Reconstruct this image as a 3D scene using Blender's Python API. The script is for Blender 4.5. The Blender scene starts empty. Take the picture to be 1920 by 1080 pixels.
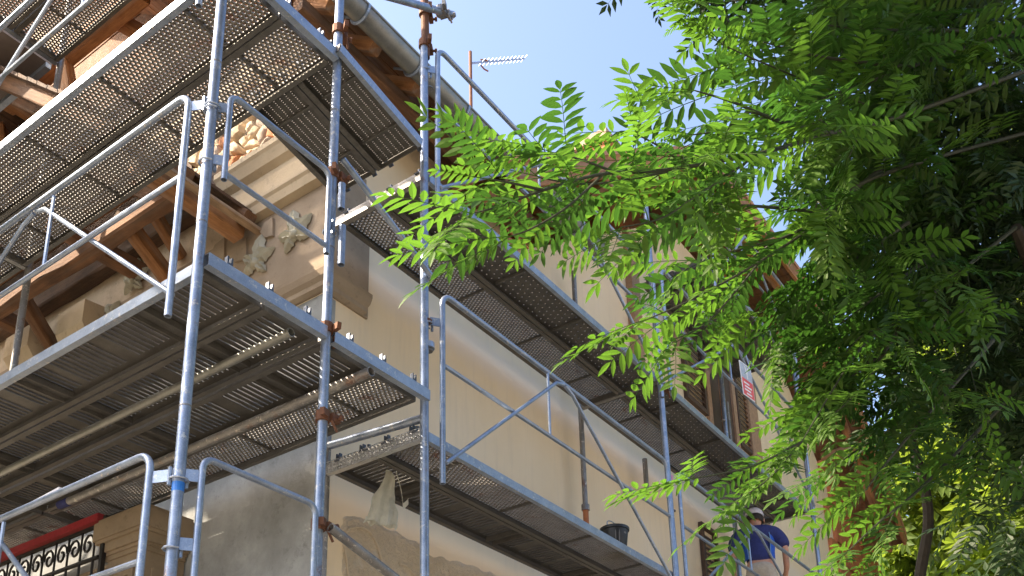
import bpy, bmesh, math, random
import numpy as np
from mathutils import Matrix, Vector, noise

random.seed(7)
rng = np.random.default_rng(11)
scene = bpy.context.scene
COL = scene.collection

# ------------------------------------------------------------------ camera
CAMLOC = Vector((0.0, 0.0, 1.6))
RIGHT = Vector((0.56976, -0.80923, -0.02280))
DOWN = Vector((0.24876, 0.20128, -0.94632))
FWD = Vector((0.77038, 0.53350, 0.32243))
cd = bpy.data.cameras.new('camera')
cam = bpy.data.objects.new('camera', cd)
COL.objects.link(cam)
rotm = Matrix((RIGHT, -DOWN, -FWD)).transposed().to_4x4()
cam.matrix_world = Matrix.Translation(CAMLOC) @ rotm
cd.sensor_width = 36.0
cd.lens = 36.0 * 1905.0 / 1920.0
cd.shift_y = 560.0 / 1920.0
cd.clip_start = 0.05
cd.clip_end = 2000.0
scene.camera = cam

# ------------------------------------------------------------------ sky, sun, exposure
SUN = Vector((-0.50, 0.56, 0.66)).normalized()
world = bpy.data.worlds.new('World')
scene.world = world
world.use_nodes = True
wn = world.node_tree
bg = wn.nodes['Background']
sky = wn.nodes.new('ShaderNodeTexSky')
sky.sky_type = 'NISHITA'
sky.sun_disc = False
sky.sun_elevation = math.asin(SUN.z)
sky.sun_rotation = math.atan2(SUN.x, SUN.y)
sky.air_density = 1.0
sky.dust_density = 5.0
sky.ozone_density = 2.2
wn.links.new(sky.outputs[0], bg.inputs[0])
bg.inputs[1].default_value = 0.15
sl = bpy.data.lights.new('sun', 'SUN')
sl.energy = 4.5
sl.angle = math.radians(0.53)
sl.color = (1.0, 0.83, 0.62)
so = bpy.data.objects.new('sun', sl)
so.rotation_euler = SUN.to_track_quat('Z', 'Y').to_euler()
so.location = SUN * 40
COL.objects.link(so)
scene.view_settings.view_transform = 'Standard'
scene.view_settings.look = 'None'
scene.view_settings.exposure = 1.68
scene.view_settings.gamma = 1.0
scene.view_settings.use_curve_mapping = False

# ------------------------------------------------------------------ materials
MATS = {}


class NT:
    def __init__(self, name):
        m = bpy.data.materials.new(name)
        m.use_nodes = True
        self.m = m
        self.t = m.node_tree
        self.b = self.t.nodes['Principled BSDF']
        self.out = self.t.nodes['Material Output']
        MATS[name] = m

    def n(self, typ, **kw):
        nd = self.t.nodes.new(typ)
        for k, v in kw.items():
            if k in nd.inputs.keys():
                nd.inputs[k].default_value = v
            else:
                setattr(nd, k, v)
        return nd

    def l(self, a, b):
        self.t.links.new(a, b)

    def coords(self, kind='Object', scale=(1, 1, 1)):
        tc = self.n('ShaderNodeTexCoord')
        mp = self.n('ShaderNodeMapping')
        mp.inputs['Scale'].default_value = scale
        self.l(tc.outputs[kind], mp.inputs[0])
        return mp.outputs[0]

    def noise(self, vec, scale, detail=5, rough=0.6):
        nd = self.n('ShaderNodeTexNoise')
        nd.inputs['Scale'].default_value = scale
        nd.inputs['Detail'].default_value = detail
        nd.inputs['Roughness'].default_value = rough
        self.l(vec, nd.inputs['Vector'])
        return nd.outputs[0]

    def ramp(self, fac, stops):
        r = self.n('ShaderNodeValToRGB')
        e = r.color_ramp.elements
        while len(e) > 1:
            e.remove(e[-1])
        e[0].position = stops[0][0]
        e[0].color = (*stops[0][1], 1)
        for p, c in stops[1:]:
            k = e.new(p)
            k.color = (*c, 1)
        self.l(fac, r.inputs[0])
        return r.outputs[0]

    def mix(self, fac, a, b, blend='MIX'):
        x = self.n('ShaderNodeMix', data_type='RGBA', blend_type=blend)
        for sock, v in ((x.inputs['Factor'], fac), (x.inputs[6], a), (x.inputs[7], b)):
            if hasattr(v, 'links'):
                self.l(v, sock)
            elif isinstance(v, (int, float)):
                sock.default_value = v
            else:
                sock.default_value = (*v, 1)
        return x.outputs[2]

    def math(self, op, a, b=0.5, clamp=False):
        x = self.n('ShaderNodeMath', operation=op, use_clamp=clamp)
        for i, v in enumerate((a, b)):
            if hasattr(v, 'links'):
                self.l(v, x.inputs[i])
            else:
                x.inputs[i].default_value = v
        return x.outputs[0]

    def color(self, c):
        if hasattr(c, 'links'):
            self.l(c, self.b.inputs['Base Color'])
        else:
            self.b.inputs['Base Color'].default_value = (*c, 1)

    def rough(self, r):
        if hasattr(r, 'links'):
            self.l(r, self.b.inputs['Roughness'])
        else:
            self.b.inputs['Roughness'].default_value = r

    def bump(self, h, strength=0.3, dist=0.01):
        bp = self.n('ShaderNodeBump')
        bp.inputs['Strength'].default_value = strength
        bp.inputs['Distance'].default_value = dist
        self.l(h, bp.inputs['Height'])
        self.l(bp.outputs[0], self.b.inputs['Normal'])


def steel(name, lo, hi, metallic=0.75, rough=0.42, rust=0.0, dirt=0.0):
    t = NT(name)
    v = t.coords('Object')
    a = t.noise(v, 9, 6, 0.7)
    c = t.ramp(a, [(0.3, lo), (0.7, hi)])
    sp = t.noise(v, 140, 2, 0.5)
    c = t.mix(0.25, c, t.ramp(sp, [(0.35, lo), (0.65, hi)]))
    if rust:
        r = t.noise(v, 5.5, 7, 0.75)
        rm = t.ramp(r, [(0.62 - rust, (0, 0, 0)), (0.70, (1, 1, 1))])
        c = t.mix(rm, c, (0.16, 0.06, 0.025))
    if dirt:
        r = t.noise(v, 22, 6, 0.8)
        rm = t.ramp(r, [(0.60 - dirt, (0, 0, 0)), (0.66, (1, 1, 1))])
        c = t.mix(rm, c, (0.62, 0.60, 0.55))
    t.color(c)
    t.b.inputs['Metallic'].default_value = metallic
    t.rough(t.math('ADD', t.math('MULTIPLY', a, 0.3), rough - 0.15))
    t.bump(sp, 0.08, 0.002)
    return t.m


steel('galvanised_tube', (0.15, 0.195, 0.28), (0.36, 0.43, 0.56), 0.6, 0.42, 0.03, 0.035)
steel('galvanised_rail', (0.19, 0.235, 0.32), (0.38, 0.45, 0.57), 0.65, 0.40, 0.0, 0.02)
steel('dull_tube', (0.15, 0.15, 0.155), (0.31, 0.305, 0.30), 0.5, 0.5, 0.06, 0.04)
steel('deck_plate', (0.070, 0.067, 0.062), (0.150, 0.144, 0.135), 0.35, 0.5, 0.0, 0.0)
steel('deck_plate_pale', (0.19, 0.178, 0.162), (0.34, 0.325, 0.30), 0.35, 0.5, 0.05, 0.0)
steel('deck_rail', (0.21, 0.255, 0.335), (0.38, 0.445, 0.55), 0.55, 0.42, 0.0, 0.03)
steel('zinc', (0.17, 0.175, 0.165), (0.30, 0.305, 0.29), 0.6, 0.45)
steel('rusty_iron', (0.09, 0.045, 0.03), (0.20, 0.09, 0.05), 0.3, 0.7, 0.2)
steel('lug_steel', (0.05, 0.06, 0.08), (0.12, 0.14, 0.18), 0.5, 0.5)
steel('bright_hook', (0.5, 0.52, 0.55), (0.75, 0.77, 0.8), 0.8, 0.3)


def plain(name, c, rough=0.6, metallic=0.0, var=0.25, scale=20, bump=0.15):
    t = NT(name)
    v = t.coords('Object')
    a = t.noise(v, scale, 5, 0.65)
    t.color(t.ramp(a, [(0.25, tuple(x * (1 - var) for x in c)), (0.75, tuple(min(1, x * (1 + var)) for x in c))]))
    t.rough(rough)
    t.b.inputs['Metallic'].default_value = metallic
    if bump:
        t.bump(a, bump, 0.004)
    return t.m


plain('black_iron', (0.018, 0.018, 0.02), 0.5, 0.3)
plain('red_paint', (0.28, 0.022, 0.03), 0.45)
plain('black_plastic', (0.016, 0.017, 0.02), 0.4, 0, 0.6, 8, 0.1)
plain('mortar_splash', (0.17, 0.165, 0.16), 0.9)
plain('blue_paint', (0.02, 0.16, 0.55), 0.5)
plain('pink_paint', (0.65, 0.30, 0.42), 0.6)
plain('yellow_paint', (0.75, 0.42, 0.03), 0.5)
plain('shutter_brown', (0.085, 0.055, 0.042), 0.65)
plain('trim_tan', (0.36, 0.235, 0.15), 0.8)
plain('terracotta', (0.42, 0.15, 0.06), 0.8, 0, 0.4, 7)
plain('skin', (0.50, 0.26, 0.17), 0.55, 0, 0.12, 30)
plain('navy_cloth', (0.022, 0.028, 0.12), 0.85, 0, 0.3, 30, 0.3)
plain('royal_cloth', (0.015, 0.085, 0.42), 0.85, 0, 0.25, 30, 0.3)
plain('pale_piping', (0.12, 0.24, 0.45), 0.8)
plain('khaki_cloth', (0.40, 0.345, 0.27), 0.9, 0, 0.2, 25, 0.3)
plain('cap_cloth', (0.62, 0.60, 0.66), 0.9, 0, 0.15, 40, 0.2)
plain('boot_leather', (0.05, 0.035, 0.025), 0.7)
plain('hair_dark', (0.025, 0.018, 0.014), 0.8, 0, 0.4, 90, 0.4)
plain('sign_grey', (0.42, 0.48, 0.60), 0.5)
plain('sign_red', (0.72, 0.10, 0.13), 0.5, 0, 0.08, 6)
plain('sign_white', (0.80, 0.80, 0.82), 0.5, 0, 0.05)
plain('plywood', (0.155, 0.125, 0.115), 0.8, 0, 0.25, 4)
plain('bark', (0.022, 0.018, 0.013), 0.9, 0, 0.5, 30, 0.6)
plain('twig', (0.022, 0.026, 0.010), 0.7, 0, 0.3, 30, 0.2)
plain('roof_tile', (0.40, 0.20, 0.12), 0.85, 0, 0.4, 6)
plain('felt_brown', (0.20, 0.135, 0.10), 0.9)


def wood(name, lo, hi, rough=0.82):
    t = NT(name)
    v = t.coords('Object', (0.55, 11, 11))
    a = t.noise(v, 3.0, 10, 0.75)
    b = t.noise(t.coords('Object', (1.2, 2.2, 2.2)), 2.4, 6, 0.65)
    k = t.noise(t.coords('Object', (0.9, 30, 30)), 1.6, 4, 0.6)
    c = t.ramp(a, [(0.30, lo), (0.5, tuple((x + y) / 2 for x, y in zip(lo, hi))), (0.70, hi)])
    c = t.mix(t.ramp(b, [(0.40, (0, 0, 0)), (0.72, (0.85, 0.85, 0.85))]), c, tuple(x * 0.5 for x in lo))
    g = sum(hi) / 3
    c = t.mix(t.math('MULTIPLY', t.ramp(t.noise(v, 1.1, 5, 0.6), [(0.5, (0, 0, 0)), (0.7, (1, 1, 1))]), 0.4), c, (g * 1.15, g * 1.0, g * 0.85))
    cr = t.ramp(k, [(0.28, (1, 1, 1)), (0.34, (0, 0, 0))])
    c = t.mix(cr, c, (0.02, 0.012, 0.008))
    t.color(c)
    t.rough(rough)
    t.bump(t.math('SUBTRACT', t.math('ADD', a, t.math('MULTIPLY', b, 0.6)), t.math('MULTIPLY', cr, 0.6)), 0.8, 0.012)
    return t.m


wood('wood_orange', (0.25, 0.105, 0.038), (0.55, 0.27, 0.11))
wood('wood_brown', (0.12, 0.055, 0.024), (0.30, 0.145, 0.065))
wood('wood_dark', (0.065, 0.036, 0.022), (0.17, 0.092, 0.052))
wood('wood_lath', (0.30, 0.19, 0.11), (0.55, 0.38, 0.24))


def wall_beige():
    t = NT('beige_render')
    v = t.coords('Object')
    a = t.noise(v, 1.1, 6, 0.6)
    c = t.ramp(a, [(0.3, (0.77, 0.63, 0.43)), (0.7, (0.83, 0.70, 0.51))])
    # streaks running down
    vs = t.coords('Object', (5.0, 5.0, 0.35))
    s = t.noise(vs, 1.6, 6, 0.7)
    c = t.mix(t.math('MULTIPLY', t.ramp(s, [(0.52, (0, 0, 0)), (0.72, (1, 1, 1))]), 0.35), c, (0.58, 0.49, 0.38))
    # paler fresh coat sprayed along the wall below the upper deck and above the roughcast
    sx = t.n('ShaderNodeSeparateXYZ')
    t.l(t.coords('Object'), sx.inputs[0])
    wob = t.math('MULTIPLY', t.math('SUBTRACT', t.noise(v, 2.2, 4, 0.6), 0.5), 0.30)
    z = t.math('ADD', sx.outputs[2], wob)

    def band(z0, z1, soft):
        u = t.math('DIVIDE', t.math('SUBTRACT', z, z0), soft, True)
        d = t.math('DIVIDE', t.math('SUBTRACT', z1, z), soft, True)
        return t.math('MULTIPLY', u, d)
    xm = t.math('DIVIDE', t.math('SUBTRACT', sx.outputs[0], 4.85), 0.25, True)
    b1 = t.math('MULTIPLY', band(6.30, 6.75, 0.14), xm)
    c = t.mix(t.math('MULTIPLY', b1, 0.8), c, (0.74, 0.645, 0.53))
    b2 = band(4.05, 4.75, 0.18)
    c = t.mix(t.math('MULTIPLY', b2, 0.4), c, (0.80, 0.65, 0.47))
    f = t.noise(v, 60, 4, 0.6)
    t.color(c)
    t.rough(0.9)
    h = t.math('ADD', t.math('MULTIPLY', f, 0.3), t.noise(v, 6, 4, 0.6))
    t.bump(h, 0.35, 0.006)


wall_beige()


def wall_grey():
    t = NT('grey_plaster')
    v = t.coords('Object')
    a = t.noise(v, 1.3, 8, 0.68)
    c = t.ramp(a, [(0.25, (0.16, 0.165, 0.16)), (0.48, (0.27, 0.285, 0.29)), (0.62, (0.36, 0.38, 0.39)), (0.8, (0.50, 0.50, 0.49))])
    d = t.noise(v, 4.5, 7, 0.75)
    c = t.mix(t.ramp(d, [(0.56, (0, 0, 0)), (0.68, (0.75, 0.75, 0.75))]), c, (0.14, 0.145, 0.145))
    t.color(c)
    t.rough(0.88)
    t.bump(d, 0.5, 0.012)


wall_grey()


def limestone(name, lo, hi, sc=2.5, bump=0.5):
    t = NT(name)
    v = t.coords('Object')
    a = t.noise(v, sc, 7, 0.65)
    c = t.ramp(a, [(0.28, lo), (0.72, hi)])
    d = t.noise(v, 13, 7, 0.75)
    c = t.mix(t.ramp(d, [(0.58, (0, 0, 0)), (0.70, (0.6, 0.6, 0.6))]), c, tuple(x * 0.6 for x in lo))
    t.color(c)
    t.rough(0.9)
    t.bump(d, bump, 0.008)


limestone('frieze_stone', (0.235, 0.18, 0.125), (0.37, 0.295, 0.215))
limestone('cornice_stone', (0.42, 0.33, 0.22), (0.58, 0.475, 0.33))
limestone('leaf_stone', (0.34, 0.325, 0.25), (0.50, 0.475, 0.38), 6)
limestone('pier_stone', (0.19, 0.145, 0.095), (0.30, 0.235, 0.16), 3)
limestone('mortar', (0.42, 0.33, 0.235), (0.60, 0.48, 0.345), 8, 1.0)
limestone('rubble_a', (0.46, 0.37, 0.26), (0.68, 0.55, 0.39), 6, 0.9)
limestone('rubble_b', (0.38, 0.30, 0.22), (0.56, 0.45, 0.33), 6, 0.9)
limestone('rubble_c', (0.25, 0.20, 0.165), (0.42, 0.34, 0.275), 6, 0.9)
limestone('brick_red', (0.34, 0.13, 0.06), (0.50, 0.22, 0.10), 6, 0.7)


def roughcast():
    t = NT('roughcast')
    v = t.coords('Object')
    a = t.noise(v, 1.4, 5, 0.6)
    c = t.ramp(a, [(0.3, (0.60, 0.49, 0.34)), (0.7, (0.72, 0.63, 0.50))])
    d = t.noise(v, 30, 6, 0.8)
    c = t.mix(t.ramp(d, [(0.52, (0, 0, 0)), (0.66, (0.7, 0.7, 0.7))]), c, (0.50, 0.45, 0.38))
    e = t.noise(v, 2.6, 4, 0.6)
    c = t.mix(t.ramp(e, [(0.56, (0, 0, 0)), (0.7, (0.7, 0.7, 0.7))]), c, (0.72, 0.69, 0.65))
    t.color(c)
    t.rough(0.95)
    t.bump(t.math('ADD', d, t.math('MULTIPLY', t.noise(v, 70, 4, 0.7), 0.5)), 1.0, 0.02)


roughcast()


def leafmat(name, lo, hi, tr, fac=0.45):
    t = NT(name)
    oi = t.n('ShaderNodeObjectInfo')
    v = t.coords('Object')
    a = t.noise(v, 7.0, 3, 0.5)
    r = t.math('ADD', t.math('MULTIPLY', oi.outputs['Random'], 0.55), t.math('MULTIPLY', a, 0.55))
    c = t.ramp(r, [(0.2, lo), (0.85, hi)])
    t.color(c)
    t.rough(0.5)
    t.b.inputs['Specular IOR Level'].default_value = 0.25
    tb = t.n('ShaderNodeBsdfTranslucent')
    t.l(t.mix(0.35, c, tr), tb.inputs[0])
    t.l(t.ramp(r, [(0.2, tuple(x * 0.7 for x in tr)), (0.85, tr)]), tb.inputs[0])
    mx = t.n('ShaderNodeMixShader')
    mx.inputs[0].default_value = fac
    t.l(t.b.outputs[0], mx.inputs[1])
    t.l(tb.outputs[0], mx.inputs[2])
    t.l(mx.outputs[0], t.out.inputs['Surface'])


leafmat('leaf_green', (0.024, 0.060, 0.010), (0.046, 0.098, 0.018), (0.052, 0.150, 0.018), 0.45)
leafmat('leaf_young', (0.065, 0.135, 0.020), (0.085, 0.158, 0.026), (0.115, 0.26, 0.024), 0.5)
leafmat('leaf_deep', (0.010, 0.025, 0.010), (0.024, 0.050, 0.016), (0.03, 0.075, 0.012), 0.25)  # same leaves darkened, the crown's shade put into their colour
leafmat('leaf_far', (0.060, 0.105, 0.018), (0.135, 0.185, 0.030), (0.30, 0.42, 0.04), 0.5)


def bagmat():
    t = NT('bag_plastic')
    v = t.coords('Object')
    a = t.noise(v, 18, 5, 0.7)
    t.color(t.ramp(a, [(0.3, (0.46, 0.46, 0.40)), (0.7, (0.66, 0.66, 0.59))]))
    t.rough(0.35)
    t.bump(a, 0.7, 0.01)
    tb = t.n('ShaderNodeBsdfTranslucent')
    tb.inputs[0].default_value = (0.7, 0.7, 0.6, 1)
    mx = t.n('ShaderNodeMixShader')
    mx.inputs[0].default_value = 0.4
    t.l(t.b.outputs[0], mx.inputs[1])
    t.l(tb.outputs[0], mx.inputs[2])
    t.l(mx.outputs[0], t.out.inputs['Surface'])


bagmat()


def groundmat():
    t = NT('gravel_ground')
    v = t.coords('Object')
    a = t.noise(v, 0.6, 6, 0.6)
    b = t.noise(v, 40, 5, 0.7)
    c = t.ramp(a, [(0.3, (0.26, 0.225, 0.17)), (0.7, (0.36, 0.31, 0.24))])
    c = t.mix(t.math('MULTIPLY', b, 0.5), c, (0.18, 0.16, 0.13))
    t.color(c)
    t.rough(0.95)
    t.bump(b, 0.6, 0.02)


groundmat()

# ------------------------------------------------------------------ mesh helpers
WM = {}


class MB:
    def __init__(self):
        self.v = []
        self.f = []

    def add(self, vs, fs):
        o = len(self.v)
        self.v += [tuple(p) for p in vs]
        self.f += [tuple(i + o for i in f) for f in fs]

    def box(self, a, b):
        x0, y0, z0 = a
        x1, y1, z1 = b
        vs = [(x0, y0, z0), (x1, y0, z0), (x1, y1, z0), (x0, y1, z0), (x0, y0, z1), (x1, y0, z1), (x1, y1, z1), (x0, y1, z1)]
        self.add(vs, [(0, 3, 2, 1), (4, 5, 6, 7), (0, 1, 5, 4), (1, 2, 6, 5), (2, 3, 7, 6), (3, 0, 4, 7)])
        return self

    def bar(self, p0, p1, w, h, up=(0, 0, 1)):
        p0 = Vector(p0)
        p1 = Vector(p1)
        d = (p1 - p0).normalized()
        u = Vector(up)
        s = d.cross(u).normalized()
        u = s.cross(d).normalized()
        vs = []
        for p in (p0, p1):
            for a, b in ((-1, -1), (1, -1), (1, 1), (-1, 1)):
                vs.append(p + s * (a * w / 2) + u * (b * h / 2))
        self.add(vs, [(0, 3, 2, 1), (4, 5, 6, 7), (0, 1, 5, 4), (1, 2, 6, 5), (2, 3, 7, 6), (3, 0, 4, 7)])
        return self

    def tube(self, pts, r, seg=10, cap=True, hollow=0.0):
        pts = [Vector(p) for p in pts]
        n = len(pts)
        rs = r if isinstance(r, (list, tuple)) else [r] * n
        t0 = (pts[1] - pts[0]).normalized()
        ref = Vector((0, 0, 1)) if abs(t0.z) < 0.9 else Vector((1, 0, 0))
        s = t0.cross(ref).normalized()
        o = len(self.v)
        for i in range(n):
            if i == 0:
                t = t0
            elif i == n - 1:
                t = (pts[i] - pts[i - 1]).normalized()
            else:
                t = ((pts[i + 1] - pts[i]).normalized() + (pts[i] - pts[i - 1]).normalized()).normalized()
            s = (s - t * s.dot(t)).normalized()
            u = t.cross(s)
            for k in range(seg):
                a = 2 * math.pi * k / seg
                self.v.append(tuple(pts[i] + (s * math.cos(a) + u * math.sin(a)) * rs[i]))
        for i in range(n - 1):
            for k in range(seg):
                k2 = (k + 1) % seg
                self.f.append((o + i * seg + k, o + i * seg + k2, o + (i + 1) * seg + k2, o + (i + 1) * seg + k))
        if cap:
            if hollow:
                for e, i in ((0, 0), (1, n - 1)):
                    b = len(self.v)
                    c = pts[i]
                    dirv = (pts[1] - pts[0]).normalized() if e == 0 else (pts[-2] - pts[-1]).normalized()
                    for k in range(seg):
                        p = Vector(self.v[o + i * seg + k])
                        q = c + (p - c) * (1 - hollow)
                        self.v.append(tuple(q))
                        self.v.append(tuple(q + dirv * 0.05))
                    for k in range(seg):
                        k2 = (k + 1) % seg
                        self.f.append((o + i * seg + k, b + 2 * k, b + 2 * k2, o + i * seg + k2))
                        self.f.append((b + 2 * k, b + 2 * k + 1, b + 2 * k2 + 1, b + 2 * k2))
                    self.f.append(tuple(b + 2 * k + 1 for k in range(seg)))
            else:
                self.f.append(tuple(o + k for k in range(seg))[::-1])
                self.f.append(tuple(o + (n - 1) * seg + k for k in range(seg)))
        return self

    def prism(self, poly, axis, a, b):
        """extrude a polygon given in the two other axes along axis from a to b"""
        n = len(poly)
        vs = []
        for t in (a, b):
            for (p, q) in poly:
                if axis == 0:
                    vs.append((t, p, q))
                elif axis == 1:
                    vs.append((p, t, q))
                else:
                    vs.append((p, q, t))
        fs = [tuple(range(n)), tuple(range(2 * n - 1, n - 1, -1))]
        for i in range(n):
            j = (i + 1) % n
            fs.append((i, i + n, j + n, j))
        self.add(vs, fs)
        return self

    def lathe(self, prof, seg=20, centre=(0, 0, 0)):
        o = len(self.v)
        cx, cy, cz = centre
        for r, z in prof:
            for k in range(seg):
                a = 2 * math.pi * k / seg
                self.v.append((cx + r * math.cos(a), cy + r * math.sin(a), cz + z))
        for i in range(len(prof) - 1):
            for k in range(seg):
                k2 = (k + 1) % seg
                self.f.append((o + i * seg + k, o + i * seg + k2, o + (i + 1) * seg + k2, o + (i + 1) * seg + k))
        return self

    def mesh(self, name, mat, smooth=False):
        me = bpy.data.meshes.new(name)
        me.from_pydata(self.v, [], self.f)
        me.validate()
        bm = bmesh.new()
        bm.from_mesh(me)
        bmesh.ops.recalc_face_normals(bm, faces=bm.faces)
        bm.to_mesh(me)
        bm.free()
        me.materials.append(MATS[mat])
        if smooth:
            for p in me.polygons:
                p.use_smooth = True
            try:
                me.set_sharp_from_angle(angle=math.radians(40))
            except Exception:
                pass
        return me

    def build(self, name, mat, parent=None, world=None, smooth=False):
        return put(name, self.mesh(name, mat, smooth), parent, world)


def put(name, me, parent=None, world=None):
    o = bpy.data.objects.new(name, me)
    COL.objects.link(o)
    w = world if world is not None else Matrix.Identity(4)
    if parent is not None:
        o.parent = parent
        o.matrix_parent_inverse = WM[parent.name].inverted()
    o.matrix_basis = w
    WM[o.name] = w
    return o


def thing(name, label, cat, world=(0, 0, 0), group=None):
    o = bpy.data.objects.new(name, None)
    o.empty_display_size = 0.2
    COL.objects.link(o)
    w = world if isinstance(world, Matrix) else Matrix.Translation(Vector(world))
    o.matrix_basis = w
    WM[o.name] = w
    tag(o, label, cat, group)
    return o


def tag(o, label, cat, group=None):
    o['label'] = label
    o['category'] = cat
    if group:
        o['group'] = group
    return o


def local(name, me, parent, m=None):
    """a part given in its thing's own coordinates"""
    w = WM[parent.name] @ (m if m is not None else Matrix.Identity(4))
    return put(name, me, parent, w)


def frame_matrix(p0, p1, up=(0, 0, 1)):
    p0 = Vector(p0)
    d = (Vector(p1) - p0).normalized()
    u = Vector(up)
    if abs(d.dot(u.normalized())) > 0.98:
        u = Vector((0, 1, 0))
    s = u.cross(d).normalized()
    u = d.cross(s).normalized()
    m = Matrix((d, s, u)).transposed().to_4x4()
    m.translation = p0
    return m


def beam(name, p0, p1, w, h, mat, parent, up=(0, 0, 1), wobble=0.012, segs=7):
    """a hewn timber: box along local x with slightly wandering faces and chamfered arrises"""
    L = (Vector(p1) - Vector(p0)).length
    mb = MB()
    c = min(w, h) * 0.10
    ring = [(-w / 2 + c, -h / 2), (w / 2 - c, -h / 2), (w / 2, -h / 2 + c), (w / 2, h / 2 - c), (w / 2 - c, h / 2), (-w / 2 + c, h / 2), (-w / 2, h / 2 - c), (-w / 2, -h / 2 + c)]
    ph = random.random() * 50
    for i in range(segs + 1):
        x = L * i / segs
        oy = (noise.noise((x * 1.3 + ph, 0, 0))) * wobble
        oz = (noise.noise((x * 1.3 + ph, 9, 0))) * wobble
        for k, (y, z) in enumerate(ring):
            j = noise.noise((x * 3 + ph, k * 3.1, 4)) * wobble * 0.5
            mb.v.append((x, y + oy + j, z + oz + j))
    n = 8
    for i in range(segs):
        for k in range(n):
            mb.f.append((i * n + k, i * n + (k + 1) % n, (i + 1) * n + (k + 1) % n, (i + 1) * n + k))
    mb.f.append(tuple(range(n))[::-1])
    mb.f.append(tuple(segs * n + k for k in range(n)))
    return mb.build(name, mat, parent, frame_matrix(p0, p1, up))


# ------------------------------------------------------------------ ground
g = MB()
N = 24
for j in range(N + 1):
    for i in range(N + 1):
        u = (i / N * 2 - 1)
        w = (j / N * 2 - 1)
        x = math.copysign(abs(u) ** 3, u) * 600
        y = math.copysign(abs(w) ** 3, w) * 600
        g.v.append((x, y, 0.05 * noise.noise((x * 0.2, y * 0.2, 0)) - 0.03))
for j in range(N):
    for i in range(N):
        a = j * (N + 1) + i
        g.f.append((a, a + 1, a + N + 2, a + N + 1))
o = g.build('ground', 'gravel_ground')
o['kind'] = 'structure'

# ------------------------------------------------------------------ the villa
WX, WY = 4.5, 4.76        # wall planes of the left and the right facade
villa = thing('villa', 'old villa under renovation with beige rendered wall, stone frieze and timber eaves', 'house', (WX, WY, 0))

# right facade with cross gable (outline in x,z)
outline = [(WX, 0), (20.5, 0), (20.5, 7.0), (17.6, 7.9), (14.6, 10.65), (10.65, 10.65), (7.0, 7.98), (6.6, 8.3), (WX, 8.3)]
rw = MB().prism(outline, 1, WY, WY + 0.5).build('right_wall', 'beige_render', villa)
# left facade: grey plaster below, stone above
lw = MB().box((WX + 0.002, WY + 0.5, 0), (WX + 0.5, 16, 6.12)).build('left_wall', 'grey_plaster', villa)
cw = MB().box((WX - 0.003, WY - 0.003, 0), (WX + 0.12, WY + 0.5, 6.11)).build('corner_wall', 'grey_plaster', villa)
fz = MB().box((WX - 0.02, WY - 0.02, 6.12), (WX + 0.45, 16, 7.10)).build('frieze', 'frieze_stone', villa)
MB().box((WX, WY + 0.52, 7.10), (WX + 0.4, 16, 12.0)).build('upper_wall', 'mortar', villa)

# moulding below the frieze, wrapped round the corner
mpoly = [(0, 0), (0.035, 0.02), (0.035, 0.06), (0.06, 0.09), (0.075, 0.14), (0.075, 0.17), (0, 0.185)]
m = MB()
pr_ = []
for d, z in mpoly:
    pr_.append((d, z))
n = len(mpoly)
vs = []
for d, z in mpoly:
    vs.append((WX - 0.018 - d, 16, 6.12 + z))
for d, z in mpoly:
    vs.append((WX - 0.018 - d, WY - 0.018 - d, 6.12 + z))
for d, z in mpoly:
    vs.append((4.90 + d * 0.3, WY - 0.018 - d, 6.12 + z))
fs = []
for s in range(2):
    for i in range(n - 1):
        fs.append((s * n + i, s * n + i + 1, (s + 1) * n + i + 1, (s + 1) * n + i))
fs.append(tuple(2 * n + i for i in range(n)))
m.add(vs, fs)
m.build('string_moulding', 'frieze_stone', villa)
# faded painted panel return of the frieze on the right facade
MB().box((WX + 0.01, WY - 0.016, 6.13), (4.90, WY + 0.01, 7.4)).build('frieze_return', 'frieze_stone', villa)

# cornice between corner and porch roof
cp = [(0.0, 0.0), (0.10, 0.015), (0.12, 0.08), (0.14, 0.10), (0.145, 0.30), (0.20, 0.33), (0.24, 0.40), (0.26, 0.42), (0.26, 0.47), (0.0, 0.56)]
m = MB()
m.prism([(WX + 0.01 - d, 7.10 + z) for d, z in cp], 1, WY - 0.02, 5.85)
# prism with axis=1 wants (x,z)
co = m.build('cornice', 'cornice_stone', villa)
# little blocks of broken plaster on the frieze edge
for yy, zz, sx, sz in ((5.32, 6.98, 0.16, 0.12), (5.62, 6.92, 0.24, 0.14), (5.9, 7.02, 0.2, 0.2)):
    MB().prism([(yy, zz - sz), (yy + sx * 0.6, zz - sz * 0.8), (yy + sx, zz - sz * 0.1), (yy + sx * 0.7, zz + sz * 0.4), (yy + sx * 0.1, zz + sz * 0.5)], 0, WX - 0.045, WX).build('plaster_patch', 'frieze_stone', villa)


# rubble stones: voronoi cells on the upper left wall
def clip(poly, a, b, c):
    out = []
    for i in range(len(poly)):
        p = poly[i]
        q = poly[(i + 1) % len(poly)]
        fp = a * p[0] + b * p[1] - c
        fq = a * q[0] + b * q[1] - c
        if fp <= 0:
            out.append(p)
        if (fp < 0 < fq) or (fq < 0 < fp):
            t = fp / (fp - fq)
            out.append((p[0] + (q[0] - p[0]) * t, p[1] + (q[1] - p[1]) * t))
    return out


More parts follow.
